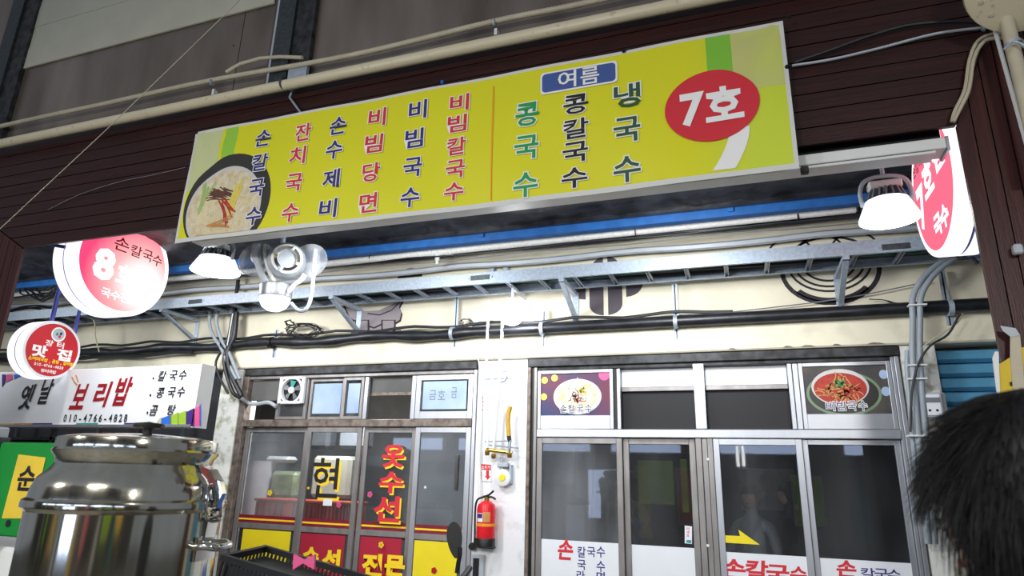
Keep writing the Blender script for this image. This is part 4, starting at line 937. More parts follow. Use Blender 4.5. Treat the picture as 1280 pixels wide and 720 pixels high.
# extractor fan
q = P(366, 488, -.02); t = thing('extractor_fan', 'round extractor fan with pale square housing in the upper left pane', 'fan', (q.x, -.02, q.z-.13)); hw = .135
mb = MB()
for s in (-1, 1): mb.box(q.x+s*hw-.02, q.x+s*hw+.02, -.05, -.014, q.z-hw, q.z+hw, .004); mb.box(q.x-hw+.02, q.x+hw-.02, -.05, -.014, q.z+s*(hw-.01)-.015, q.z+s*(hw-.01)+.015, .004)
mb.build('housing', 'white_plastic', t)
MB().lathe([(.133, .0), (.138, .03), (.118, .034), (.112, 0)], (q.x, -.018, q.z), (0, -1, 0), 36, False).build('ring', 'white_plastic', t, True)
MB().lathe([(.11, 0), (0, .0)], (q.x, -.0125, q.z), (0, -1, 0), 30, False).build('opening', 'black', t)
for i in range(5):
    a = i*2*pi/5+.3; pts = [(q.x+r*cos(a+d), -.035+y, q.z+r*sin(a+d)) for r, d, y in ((.03, -.3, 0), (.1, -.35, .008), (.104, .25, -.008), (.03, .4, -.004))]
    MB().prism(pts, (0, .003, 0)).build('blade', 'teal_paint' if i in (1,) else 'grey', t)
MB().lathe([(.035, 0), (.035, .02), (.02, .028), (0, .03)], (q.x, -.03, q.z), (0, -1, 0), 20).build('hub', 'white_plastic', t, True)
tag(MB().tube(bez(pline([(300, 497), (315, 505), (335, 503), (345, 508)], -.05), 4), .02, 8).build('vent_hose', 'grey_light', None, True), 'pale hose and black wires entering the upper left window', 'hose')
# lower sliding sashes
zr0, zr1 = 1.0, 1.05     # middle rail
edges = [lx0+.08, LX(378, 600), LX(448, 600), LX(516, 600), lx1-.04]
print('EDGES', [round(e, 2) for e in edges])
for i in range(4):
    x0, x1 = edges[i]+.002, edges[i+1]-.002; y0 = (-.012 if i in (1, 3) else .022)
    s_ = sash(ls, x0, x1, .06, zmid0-.003, .05, 'alu_dull' if i != 3 else 'alu', None, y0, y0+.03, nm='sliding_sash')
    MB().box(x0+.05, x1-.05, y0, y0+.03, zr0, zr1, .003).build('middle_rail', 'alu_dull', s_)
    glassp(x0+.05, x1-.05, zr1, zmid0-.053, s_, 'glass_hazy' if i == 0 else 'glass', y0+.014); glassp(x0+.05, x1-.05, .11, zr0, s_, 'glass', y0+.014)
    sw_ = wall(y0+.012)
    shape(sw_, [(x0+.052, zr1+.003), (x1-.052, zr1+.003), (x1-.052, zr1+.075), (x0+.052, zr1+.075)], 'maroon', 1, s_, 'stripe_film'); shape(sw_, [(x0+.052, zr1+.028), (x1-.052, zr1+.028), (x1-.052, zr1+.044), (x0+.052, zr1+.044)], 'ink_yellow', 2, s_, 'stripe_film')
    m_ = 'yellow' if i in (0, 3) else 'crimson'; e0 = .07 if i == 0 else 0; e1 = .03
    shape(sw_, [(x0+.055+e0, .15), (x1-.055-e1, .15), (x1-.055-e1, zr0-.01), (x0+.055+e0, zr0-.01)], m_, 1, s_, 'poster_film')
SW = wall(-.0)
def gw(ch, px, py, w, h, Y=0): q = P(px, py, Y); return (ch, q.x, q.z, w*.0092, h*.0078)
def dec(chars, m1, m2, par, d=.022, b=.03, sf=None, L=4):
    sf = sf or SW
    text(sf, [(c_, u+d, v-d, w, h) for c_, u, v, w, h in chars], m2, L, par, b+.0); text(sf, chars, m1, L+2, par, b)
dec([gw('현', 407, 597, 32, 46)], 'ink', 'ink_yellow', ls, .024, .012)
dec([gw('옷', 492, 570, 24, 25), gw('수', 489, 603, 26, 23), gw('선', 484, 636, 27, 27)], 'ink_red', 'ink_yellow', ls, .016, .035)
text(SW, [gw('수', 389, 696, 18, 20), gw('선', 415, 700, 19, 22)], 'ink_yellow', 8, ls, .05); text(SW, [gw('전', 466, 706, 20, 22), gw('문', 494, 707, 20, 20)], 'ink_yellow', 8, ls, .05)
for a, bb, m in ((338, 616, 'ink_yellow'), (424, 631, 'pink'), (463, 618, 'pink'), (477, 681, 'ink_yellow'), (543, 713, 'red'), (386, 610, 'ink_yellow'), (532, 609, 'ink_white')):
    q = P(a, bb, 0); r_ = .026 if a not in (386, 532) else .012
    mb = MB()
    for j in range(5): aa = j*2*pi/5; mb.prism([SW.pt(q.x+r_*.62*cos(aa)+r_*.5*cos(t_*pi/4), q.z+r_*.62*sin(aa)+r_*.5*sin(t_*pi/4), .008) for t_ in range(8)], (0, -.001, 0))
    mb.build('flower_print', m, ls)
q = P(410, 628, 0); shape(SW, [(q.x-.05, q.z-.03), (q.x+.05, q.z-.03), (q.x+.05, q.z+.03), (q.x-.05, q.z+.03)], 'film_white', 6, ls, 'small_label')
# goods inside the left shop
ZC0, ZC1 = Z(386, 657, .45), Z(386, 628, .45)
q = P(324, 600, .85); zt_ = Z(323, 576, .85)
tag(MB().lathe([(.15, ZC0+.002), (.17, zt_-.04), (.19, zt_), (.15, zt_), (.14, ZC0+.05)], (q.x, .85, 0), (0, 0, 1), 24).build('white_tub', 'white_plastic', None, True), 'white tub standing inside the left window', 'tub')
t = thing('goods_table', 'table with goods inside the alteration shop', 'table', (-4, .7, 0)); MB().box(-5.7, -3.0, .25, 1.15, ZC0-.06, ZC0).build('table_top', 'maroon', t)
for x in (-5.65, -3.05):
    for y in (.35, 1.0): MB().box(x-.025, x+.025, y-.025, y+.025, 0, ZC0-.061).build('leg', 'alu_old', t)
for i, (a, w) in enumerate(((345, .42), (386, .3), (415, .24), (438, .2))):
    q = P(a, 640, .45); w *= .92; t = thing('red_crate', ['red ribbed plastic crate at the left inside the window', 'red crate left of the black letter', 'red crate under the black letter', 'red crate right of the black letter'][i], 'crate', (q.x, .45, ZC0), 'red crates')
    MB().box(q.x-w/2, q.x+w/2, .34, .6, ZC0+.002, ZC1, .01).build('box', 'orange', t)
    for s in range(5): xx = q.x-w/2+w*(s+.5)/5; MB().box(xx-.006, xx+.006, .33, .339, ZC0+.01, ZC1-.01).build('rib', 'maroon', t)
    MB().box(q.x-w/2-.01, q.x+w/2+.01, .325, .615, ZC1+.001, ZC1+.025, .004).build('rim', 'orange', t)
for a, bb, w, h, m, l in ((345, 574, .36, .07, 'white_plastic', 'white lidded tray on top of the greens at the left inside'), (352, 606, .36, .3, 'bag_green', 'plastic bag of greens behind the left window'), (412, 596, .52, .46, 'awning_cream', 'pale leaning board inside behind the black letter'), (440, 545, .4, .3, 'grey_light', 'pale carton high inside behind the letters'), (398, 545, .3, .3, 'grey', 'grey appliance on the inside wall')):
    yy_ = {352: .8, 345: .8, 412: .95, 440: 1.3, 398: 1.3}[a]; q = P(a, bb, yy_); tag(MB().box(q.x-w/2, q.x+w/2, yy_, yy_+.2, q.z-h/2, q.z+h/2, .04).build('inside_box', m), l, 'box')
q = P(550, 600, 1.9); t = thing('inside_door', 'grey cabinet door at the back of the alteration shop', 'cabinet', (q.x, 2, 0)); MB().box(q.x-.35, q.x+.35, 1.9, 2.1, 0, q.z+.6, .01).build('body', 'grey', t); MB().box(q.x+.2, q.x+.24, 1.88, 1.9, q.z-.1, q.z+.3).build('handle', 'chrome', t)
for x, y, e, w in ((-4.1, .42, 60, .6), (-.4, 1.8, 3, .6)):  # area light added inside each shop to brighten it, without a fixture
    l = bpy.data.lights.new('interior_fill_light', 'AREA'); l.energy = e; l.shape = 'RECTANGLE'; l.size = 1.0; l.size_y = .1; l.color = (.95, .97, 1)
    o = bpy.data.objects.new('interior_fill_light', l); C.objects.link(o); o.location = (x, y, 2.8)

# ================================================================== SHOP FRONT: RIGHT
rs = thing('window_2', 'aluminium sliding door front of the noodle shop', 'shop front', (-.3, 0, 0))
rx0, rx1 = -1.785, 1.155; zb0, zb1 = 1.895, 1.965
MB().box(rx0, rx0+.03, -.045, .08, 0, zt, .004).build('jamb', 'alu_old', rs); MB().box(rx0+.031, rx0+.055, -.02, .06, 0, zt, .003).build('jamb', 'black', rs); MB().box(rx0+.056, rx0+.085, -.03, .06, 0, zt, .003).build('jamb', 'alu_dull', rs)
MB().box(rx1-.03, rx1, -.03, .06, 0, zt, .004).build('jamb', 'alu', rs); MB().box(rx1-.055, rx1-.032, -.02, .06, 0, zt, .003).build('jamb', 'alu', rs)
MB().box(rx0+.087, rx1-.057, -.035, .06, zb0, zb1, .006).build('transom_bar', 'alu', rs); MB().box(rx0+.087, rx1-.057, -.02, .06, zt-.03, zt-.001, .003).build('head_bar', 'dark_steel', rs)
mz0, mz1 = zb1+.002, zt-.032
U = lambda a: X(a, 495, 0)
def picture_sash(x0, x1, kind):
    s_ = sash(rs, x0, x1, mz0, mz1, .03, 'alu', None, -.018, .02, bot=.115, nm='picture_sash')
    y = -.006; MB().box(x0+.03, x1-.03, y, y+.005, mz0+.115, mz1-.03).build('picture_panel', 'print_plum' if kind == 0 else 'print_dark', s_)
    sf = wall(y-.0005); cx, cz = (x0+x1)/2, (mz0+.115+mz1-.03)/2; hx, hz = (x1-x0)/2-.03, (mz1-.03-mz0-.115)/2
    def cd_(cu, cv, ru, rv, m, L):
        mb = MB(); rows = []
        for i in (0, .5, 1): rows.append([sf.pt(min(max(cu+ru*i*cos(2*pi*j/40), cx-hx), cx+hx), min(max(cv+rv*i*sin(2*pi*j/40), cz-hz), cz+hz), .0012*L) for j in range(41)])
        mb.grid(rows).build('bowl_print', m, s_)
    if kind == 0:
        cd_(cx+.02, cz-.02, .215, .155, 'bowl_pale', 1); cd_(cx+.02, cz-.01, .19, .125, 'broth', 2)
        squig(cx+.02, cz, .13, .08, 45, .1, 'ink_white', 3, .006, par=s_, sf=sf); squig(cx+.06, cz+.03, .02, .02, 12, .05, 'egg', 4, .008, par=s_, sf=sf); squig(cx, cz-.03, .04, .02, 10, .05, 'meat', 4, .008, par=s_, sf=sf); squig(cx+.04, cz-.04, .04, .02, 8, .06, 'kimchi', 4, .007, par=s_, sf=sf)
        for a_, b_ in ((-.9, .7), (-.92, -.1), (-.6, .8)): cd_(cx+hx*a_, cz+hz*b_, .03, .03, 'egg', 2)
        cd_(cx+hx*.85, cz+hz*.9, .05, .05, 'pink', 1)
        tx = '손칼국수'; tx0 = cx-.09
    else:
        cd_(cx-.02, cz-.03, .26, .17, 'bowl_green', 1); cd_(cx-.02, cz-.03, .24, .15, 'bowl_dark', 2); cd_(cx-.04, cz+.02, .2, .14, 'bowl_pale', 3); cd_(cx-.04, cz+.01, .185, .12, 'kimchi', 4)
        squig(cx-.04, cz+.0, .12, .07, 45, .1, 'noodle_red', 5, .008, par=s_, sf=sf); squig(cx+.03, cz-.02, .05, .03, 12, .07, 'kimchi', 6, .01, par=s_, sf=sf); squig(cx-.04, cz+.04, .03, .015, 14, .04, 'ink_green', 7, .009, par=s_, sf=sf)
        for b_ in (.6, -.1): cd_(cx+hx*.92, cz+hz*b_, .03, .035, 'reflection_print_blue', 3)
        tx = '비빔국수'; tx0 = cx-.11
    it = line(tx, tx0-.012, cz-hz*.68, .058, .07, 1.28)
    text(sf, it, 'ink_white', 9, s_, .06, name='letter_outline'); text(sf, it, 'ink_navy', 10, s_, .0)
picture_sash(rx0+.088, U(767), 0); picture_sash(U(1001), rx1-.058, 1)
MB().box(U(767)+.003, U(767)+.03, -.01, .04, mz0, mz1).build('mullion', 'black', rs); MB().box(U(767)+.032, U(776), -.018, .04, mz0, mz1, .003).build('mullion', 'alu', rs)
MB().box(U(868), U(882), -.03, .05, mz0, mz1+.02, .004).build('mullion', 'alu', rs)
MB().box(U(987), U(987)+.032, -.02, .04, mz0, mz1, .003).build('mullion', 'alu', rs); MB().box(U(987)+.036, U(1001)-.004, -.012, .04, mz0, mz1, .003).build('mullion', 'alu', rs)
for x0, x1 in ((U(776)+.003, U(868)-.003), (U(882)+.003, U(987)-.003)):
    MB().box(x0, x1, .05, .055, 2.325, mz1).build('blind', 'white', rs); MB().box(x0, x1, .03, .055, 2.285, 2.322, .003).build('blind_rail', 'alu_dull', rs)
    MB().box(x0, x1, .07, .072, mz0, 2.285).build('dark_opening_fill', 'ink', rs)  # black sheet painting the dark of the open transom
# sliding doors
T = lambda a: X(a, 600, 0)
doors = [(rx0+.088, T(779), .0), (T(779)+.003, T(871), .035), (T(894), T(1007), .0), (T(1007)+.003, rx1-.058, .035)]
zf = 1.05
for i, (x0, x1, y0) in enumerate(doors):
    w = .048 if i != 3 else .04
    s_ = sash(rs, x0, x1, .05, zb0-.003, w, 'alu_dull' if i < 2 else 'alu', None, y0-.02, y0+.012, nm='sliding_door')
    glassp(x0+w, x1-w, .05+w, zb0-.003-w, s_, 'glass_hazy' if i == 0 else 'glass', y0-.006)
    sw_ = wall(y0-.008); zf_ = (1.065, 1.06, 1.05, 1.045)[i]
    shape(sw_, [(x0+w, .3), (x1-w, .3), (x1-w, zf_), (x0+w, zf_)], 'film_white', 1, s_, 'film')
    def gd(ch, px, py, ww, hh): q = P(px, py, y0-.01); return (ch, q.x, q.z, ww*.0067, hh*.0067)
    if i == 0:
        text(sw_, [gd('손', 707, 687, 18, 22)], 'ink_red', 3, s_, .03, .1); text(sw_, [gd('칼', 727, 690, 10, 12), gd('국', 739, 690, 10, 11), gd('수', 751, 690, 10, 12), gd('국', 727, 706, 10, 11), gd('수', 751, 708, 10, 12), gd('라', 726, 719, 10, 10), gd('면', 751, 721, 10, 11)], 'ink_navy', 3, s_, .012)
    if i == 2: text(sw_, [gd('손', 917, 711, 24, 19), gd('칼', 946, 713, 22, 20), gd('국', 972, 717, 22, 17), gd('수', 998, 718, 16, 15)], 'ink_red', 3, s_, .03, .1)
    if i == 3: text(sw_, [gd('손', 1058, 711, 18, 16)], 'ink_red', 3, s_, .03, .1); text(sw_, [gd('칼', 1085, 717, 13, 11), gd('국', 1102, 718, 13, 11), gd('수', 1118, 719, 12, 11)], 'ink_navy', 3, s_, .012)
    if i == 2: shape(sw_, pz([(903, 669), (925, 670), (923, 662), (950, 681), (903, 678)], y0-.01), 'yellow', 3, s_, 'arrow_film')
    if i == 1:
        shape(sw_, pz([(856, 657), (865, 658), (865, 680), (856, 679)], y0-.01), 'film_white', 3, s_, 'label_film'); shape(sw_, pz([(858, 675), (864, 675), (864, 679), (858, 678)], y0-.01), 'teal_paint', 5, s_, 'label_film')
        text(sw_, [gd(c_, 860, 661+j*4, 3, 3) for j, c_ in enumerate('미세요')], 'ink_red', 5, s_, .01)
for a, w_ in ((872, .05), (880, .045), (887, .045)): MB().box(T(a), T(a)+w_-.004, -.03+.01*(a == 880), .03, .05, zb0-.003, .003).build('meeting_stile', 'alu_dull', rs)
for yy in (574, 682): q = P(885, yy, -.03); MB().lathe([(.012, 0), (.01, .005)], q, (0, -1, 0), 12).build('lock', 'white_plastic', rs)

# inside of the noodle shop
for i, (a, bb, w, h, m, l) in enumerate(((820, 603, .42, .5, 'lime', 'yellow-green handwritten notice on the inside wall'), (856, 607, .08, .6, 'lime', 'narrow green strip notice on the inside wall'), (960, 612, .6, .45, 'room_left', 'grey fridge panel inside behind the third door'), (700, 585, .3, .3, 'grey_light', 'pale carton inside behind the first door'), (727, 590, .12, .5, 'grey', 'slim grey heater inside behind the first door'), (720, 665, .2, .5, 'grey_light', 'white water dispenser inside behind the first door'))):
    yo = 2.6 if i < 3 else 1.0; q = P(a, bb, yo); tag(MB().box(q.x-w/2, q.x+w/2, yo-.05, yo+(.02 if i < 2 else .2), q.z-h/2, q.z+h/2, .01).build('notice' if i < 2 else 'inside_box', m), l, 'notice' if i < 2 else 'box')
t = thing('dining_table', 'small steel table inside the noodle shop', 'table', (-.55, .6, 0)); MB().box(-.9, -.2, .5, .75, .72, .76, .005).build('table_top', 'alu', t)
for x in (-.86, -.24):
    for y in (.53, .72): MB().box(x-.02, x+.02, y-.02, y+.02, 0, .72).build('leg', 'dark_steel', t)

# ================================================================== GAS PIER
t = thing('gas_piping', 'pair of white gas pipes with brass valves on the white pier', 'pipe', P(615, 500, -.08))
Yg = -.09
MB().tube(bez(pline([(611, 376), (610, 400), (608, 452), (609, 458), (614, 464), (615, 472)], -.17)+pline([(613, 500), (609, 560)], Yg-.05), 4), .014, 8).build('riser', 'white_plastic', t, True)
MB().tube(bez(pline([(628, 400), (627, 430), (625, 454), (630, 460), (634, 463), (626, 467)], -.17)+pline([(622, 500), (617, 560)], Yg-.05), 4), .014, 8).build('riser', 'white_plastic', t, True)
for yy in (474, 552):
    MB().tube(pline([(606, yy), (640, yy-1)], Yg-.05), .007, 6).build('clip_bar', 'galv', t, True)
q0_, q1_ = P(608, 562, -.12), P(640, 566, -.12); MB().tube([q0_, q1_], .016, 8).build('manifold', 'brass', t, True)
MB().tube(pline([(608, 556), (648, 560)], -.13), .008, 6).build('crossbar', 'galv', t, True)
for a, bb in ((609, 566), (617, 570), (637, 569)): q = P(a, bb, -.13); MB().lathe([(.018, -.02), (.022, 0), (.018, .02)], q, (0, -.2, 1), 10).build('valve', 'brass', t, True)
MB().tube(pline([(634, 470), (631, 476), (622, 478)], Yg-.06), .012, 6).build('elbow', 'galv', t, True)
MB().tube(bez(pline([(638, 508), (635, 522), (636, 545)], -.13), 4), .02, 12).build('hose', 'gold_hose', t, True)
MB().tube(pline([(636, 545), (637, 552)], -.13), .019, 10).build('hose_collar', 'black', t, True); MB().tube(pline([(637, 552), (636, 572)], -.13), .014, 10).build('hose_tail', 'chrome', t, True)
lb = text(wall(-.155), [(c_, X(618 if k_ else 612, 490)+.0-.0, Z(615, 497+j*5, -.155), .018, .022) for k_ in (0, 1) for j, c_ in enumerate('도시가스')], 'ink_red', 1, t, .01)
q = P(626, 597, -.14); t = thing('gas_meter', 'white gas regulator with yellow dial on the pier', 'meter', q)
MB().lathe([(.07, 0), (.075, .02), (.07, .05), (.05, .055), (0, .056)], (q.x, -.05, q.z), (0, -1, 0), 28).build('body', 'white_plastic', t, True)
MB().lathe([(.03, 0), (.028, .006), (0, .007)], (q.x, -.106, q.z), (0, -1, 0), 20).build('dial', 'yellow', t, True)
MB().box(q.x-.055, q.x+.045, -.1, -.03, q.z+.085, q.z+.125, .008).build('top_unit', 'grey_light', t); MB().tube([(q.x-.02, -.07, q.z+.06), (q.x-.03, -.07, q.z+.17)], .012, 8).build('inlet', 'galv', t, True)
MB().box(q.x+.05, q.x+.075, -.08, -.03, q.z-.05, q.z+.11, .004).build('bracket', 'galv', t)
# extinguisher sign and extinguisher
SP = wall(-.034); t = thing('extinguisher_sign', 'small red and white fire extinguisher sign on the pier', 'sign', P(608, 590, -.03))
shape(SP, pz([(601, 579), (615, 580), (614, 602), (600, 601)], -.034), 'film_white', 1, t, 'plate', .004); shape(SP, pz([(602, 580), (614, 581), (614, 588), (602, 587)], -.034), 'red_bright', 5, t, 'heading_print')
q = P(608, 584, -.034); text(SP, line('소화기', q.x-.03, q.z, .022, .026, 1.25), 'ink_white', 7, t, .02)
shape(SP, pz([(608, 588), (611.5, 588), (611.5, 595), (613.5, 595), (610, 600), (606.5, 595), (608, 595)], -.034), 'red_bright', 5, t, 'arrow_print'); text(SP, line('소화기', X(603.5, 592), Z(603, 591, -.034), .02, .02, 1.2, True), 'ink_red', 6, t, .01)
q = P(607, 652, -.14); t = thing('fire_extinguisher', 'red fire extinguisher with black foot hanging on the pier', 'fire extinguisher', q); x, y, z = q.x, -.13, q.z
MB().lathe([(.078, -.13), (.08, -.12), (.08, .1), (.07, .14), (.035, .165), (.02, .17)], (x, y, z), (0, 0, 1), 32).build('cylinder', 'red_bright', t, True)
MB().lathe([(.076, -.20), (.083, -.195), (.083, -.135), (.08, -.13), (0, -.13)], (x, y, z), (0, 0, 1), 32).build('foot', 'black', t, True)
MB().lathe([(.0815, -.035), (.0815, -.012)], (x, y, z), (0, 0, 1), 32, False).build('yellow_band', 'ink_orange', t, True)
mb = MB(); mb.grid([[(x+.082*sin(a), y-.082*cos(a), z+h) for a in (-.75, -.5, -.25, 0)] for h in (.0, .07)]); mb.build('instruction_label', 'film_white', t)
mb = MB(); mb.grid([[(x+.083*sin(a), y-.083*cos(a), z+h) for a in (-.7, -.5, -.25, -.05)] for h in (.03, .065)]); mb.build('label_print', 'ink_navy', t)
mb = MB(); mb.grid([[(x+.082*sin(a), y-.082*cos(a), z+h) for a in (.05, .3, .6, .8)] for h in (.0, .08)]); mb.build('instruction_label', 'noodle_red', t)
MB().tube([(x, y, z+.16), (x, y, z+.2)], .022, 12).build('neck', 'brass', t, True)
MB().tube(bez([(x-.03, y, z+.2), (x+.02, y-.01, z+.215), (x+.07, y-.03, z+.25)], 4), .009, 8).build('lever', 'black', t, True); MB().tube(bez([(x, y, z+.195), (x+.05, y-.02, z+.2), (x+.09, y-.03, z+.185)], 4), .009, 8).build('carry_handle', 'black', t, True)
MB().tube(bez([(x-.02, y-.02, z+.2), (x-.08, y-.02, z+.17), (x-.095, y-.02, z+.08), (x-.09, y-.02, z-.1), (x-.09, y-.02, z-.2)], 5), .009, 8).build('hose', 'black', t, True)
MB().box(x-.1, x+.06, -.12, -.032, z-.215, z-.202, .003).build('bracket', 'dark_steel', t)
q = P(591, 683, -.06); tag(MB().lathe([(.028, -.02), (.034, 0), (.028, .02)], (q.x, -.07, q.z), (0, -1, 0), 18).build('padlock', 'black', None, True), 'round black padlock hanging under the extinguisher', 'lock')
q = P(597, 703, -.06); t = thing('power_outlet', 'grey outlet box with black sockets low on the pier', 'outlet', (q.x, -.04, q.z)); MB().box(q.x-.06, q.x+.06, -.075, -.032, q.z-.15, q.z+.06, .006).build('box', 'grey_light', t); MB().box(q.x-.035, q.x+.02, -.08, -.0755, q.z-.12, q.z+.035, .002).build('socket_plate', 'black', t)
tag(MB().tube(bez(pline([(596, 416), (590, 432), (598, 450), (601, 500), (600, 560), (601, 640)], -.06), 4), .006, 6).build('wire', 'white_plastic', None, True), 'thin white wire hanging down the left side of the pier', 'wire')

# ================================================================== SCOOTER WITH CRATE
sxm = X(568, 690, -2.5); YSc = -2.5
sc = thing('scooter', 'parked scooter with blue cowl and black mirror, mostly below the frame', 'scooter', (sxm-.5, YSc, 0))
for x in (sxm+.12, sxm-1.15): MB().lathe([(.14, -.05), (.2, -.045), (.225, 0), (.2, .045), (.14, .05)], (x, YSc, .225), (0, 1, 0), 28, False).build('wheel', 'black', sc, True)
mb = MB(); mb.prism([(sxm-1.3, YSc-.13, .5), (sxm-.45, YSc-.13, .42), (sxm-.35, YSc-.13, .3), (sxm-.0, YSc-.13, .3), (sxm+.08, YSc-.13, .9), (sxm-.0, YSc-.13, .92), (sxm-.14, YSc-.13, .42), (sxm-.35, YSc-.13, .4), (sxm-.42, YSc-.13, .7), (sxm-1.25, YSc-.13, .75)], (0, .26, 0)); mb.build('body', 'cloth_blue', sc)
MB().box(sxm-1.2, sxm-.45, YSc-.13, YSc+.13, .755, .83, .03).build('seat', 'black', sc)
zc_ = Z(575, 712, YSc)
cw = MB(); cw.ell((sxm+.03, YSc+.03, zc_-.10), .14, .2, .06, 20, 12); cw.build('cowl', 'cloth_blue', sc, True)
MB().tube([(sxm, YSc, .9), (sxm, YSc, zc_-.05)], .04, 10).build('steering_column', 'black', sc, True)
MB().tube([(sxm-.06, YSc-.34, zc_-.04), (sxm, YSc-.1, zc_-.06), (sxm, YSc+.1, zc_-.06), (sxm-.06, YSc+.34, zc_-.04)], .016, 8).build('handlebar', 'black', sc, True)
mr = MB().tube(bez(pline([(571, 716), (573, 703), (575, 693), (575, 684)], YSc), 4), .011, 8).build('mirror_stalk', 'black', sc, True)
q = P(568.5, 675, YSc); ax_ = Vector((.35, -.93, .1)).normalized(); up_ = Vector((-.16, 0, 1)).normalized(); up_ = (up_-ax_*up_.dot(ax_)).normalized(); si = ax_.cross(up_)
mb = MB(); rows = []
for d, s in ((-.03, .3), (-.025, .75), (-.008, .97), (.004, 1.0), (.008, .96), (.0085, .0)):
    rows.append([q+ax_*d+(si*(.036*(1-.25*sin(t_)*-1)*cos(t_))+up_*(.082*sin(t_)))*s for t_ in [2*pi*j/28 for j in range(28)]])
mb.grid(rows, True).build('mirror_head', 'black', mr, True)
for a_, b_ in ((-.55, .74), (-1.1, .74)): pass
# crate
c0 = P(375, 712, -2.5)
cr_ = thing('black_crate', 'black lattice plastic crate tied on the scooter rear', 'crate', c0)
def crate(t):
    L, Wd, H, th = .66, .36, .3, .012; mb = MB(); ca, sa = cos(-.19), sin(-.19); cz, sz = cos(.12), sin(.12)
    def tr(p):
        x, y, z = p; x, y = x*cz-y*sz, x*sz+y*cz; x, z = x*ca-z*sa, x*sa+z*ca; return (c0.x+x+.0, c0.y+y, c0.z+z)
    def bb(nm, *a):
        m_ = MB(); m_.box(*a); m_.v = [tr(v) for v in m_.v]; return m_.build(nm, 'black', t)
    hx, hy = L/2, Wd/2
    for s in (-1, 1): bb('rim', -hx-.015, hx+.015, s*hy-.012, s*hy+.012, -.012, .018); bb('rim', s*hx-.012, s*hx+.012, -hy, hy, -.012, .018)
    for s in (-1, 1):
        for z in (-.1, -.2, -.285): bb('rail', -hx, hx, s*hy-.004, s*hy+.004, z-.008, z+.008); bb('rail', s*hx-.004, s*hx+.004, -hy, hy, z-.008, z+.008)
        for i in range(28): x = -hx+L*i/27; bb('lattice_bar', x-.0045, x+.0045, s*hy-.005, s*hy+.005, -.29, -.012)
        for i in range(12): y = -hy+Wd*i/11; bb('lattice_bar', s*hx-.005, s*hx+.005, y-.004, y+.004, -.29, -.012)
    bb('base', -hx, hx, -hy, hy, -.3, -.29)
    bb('folded_sack', -hx+.02, hx-.02, -hy+.02, hy-.02, -.28, -.03)
    for i, z in enumerate((-.05, -.15)): bb('solid_panel', -hx+.05, -hx+.3, -hy-.004, -hy+.004, z-.03, z+.03)
crate(cr_)
q = P(379, 702, -2.72)
tag(MB().prism([q+Vector((-.06, 0, .03)), q+Vector((0, 0, .008)), q+Vector((.06, 0, .035)), q+Vector((.065, 0, -.03)), q+Vector((0, 0, -.008)), q+Vector((-.055, 0, -.04))], (0, .012, 0)).build('ribbon', 'pink'), 'pink ribbon bow tied to the black crate', 'ribbon')
MB().box(c0.x-.3, c0.x+.28, YSc-.14, YSc+.14, .835, c0.z-.36, .01).build('rear_carrier', 'dark_steel', sc)

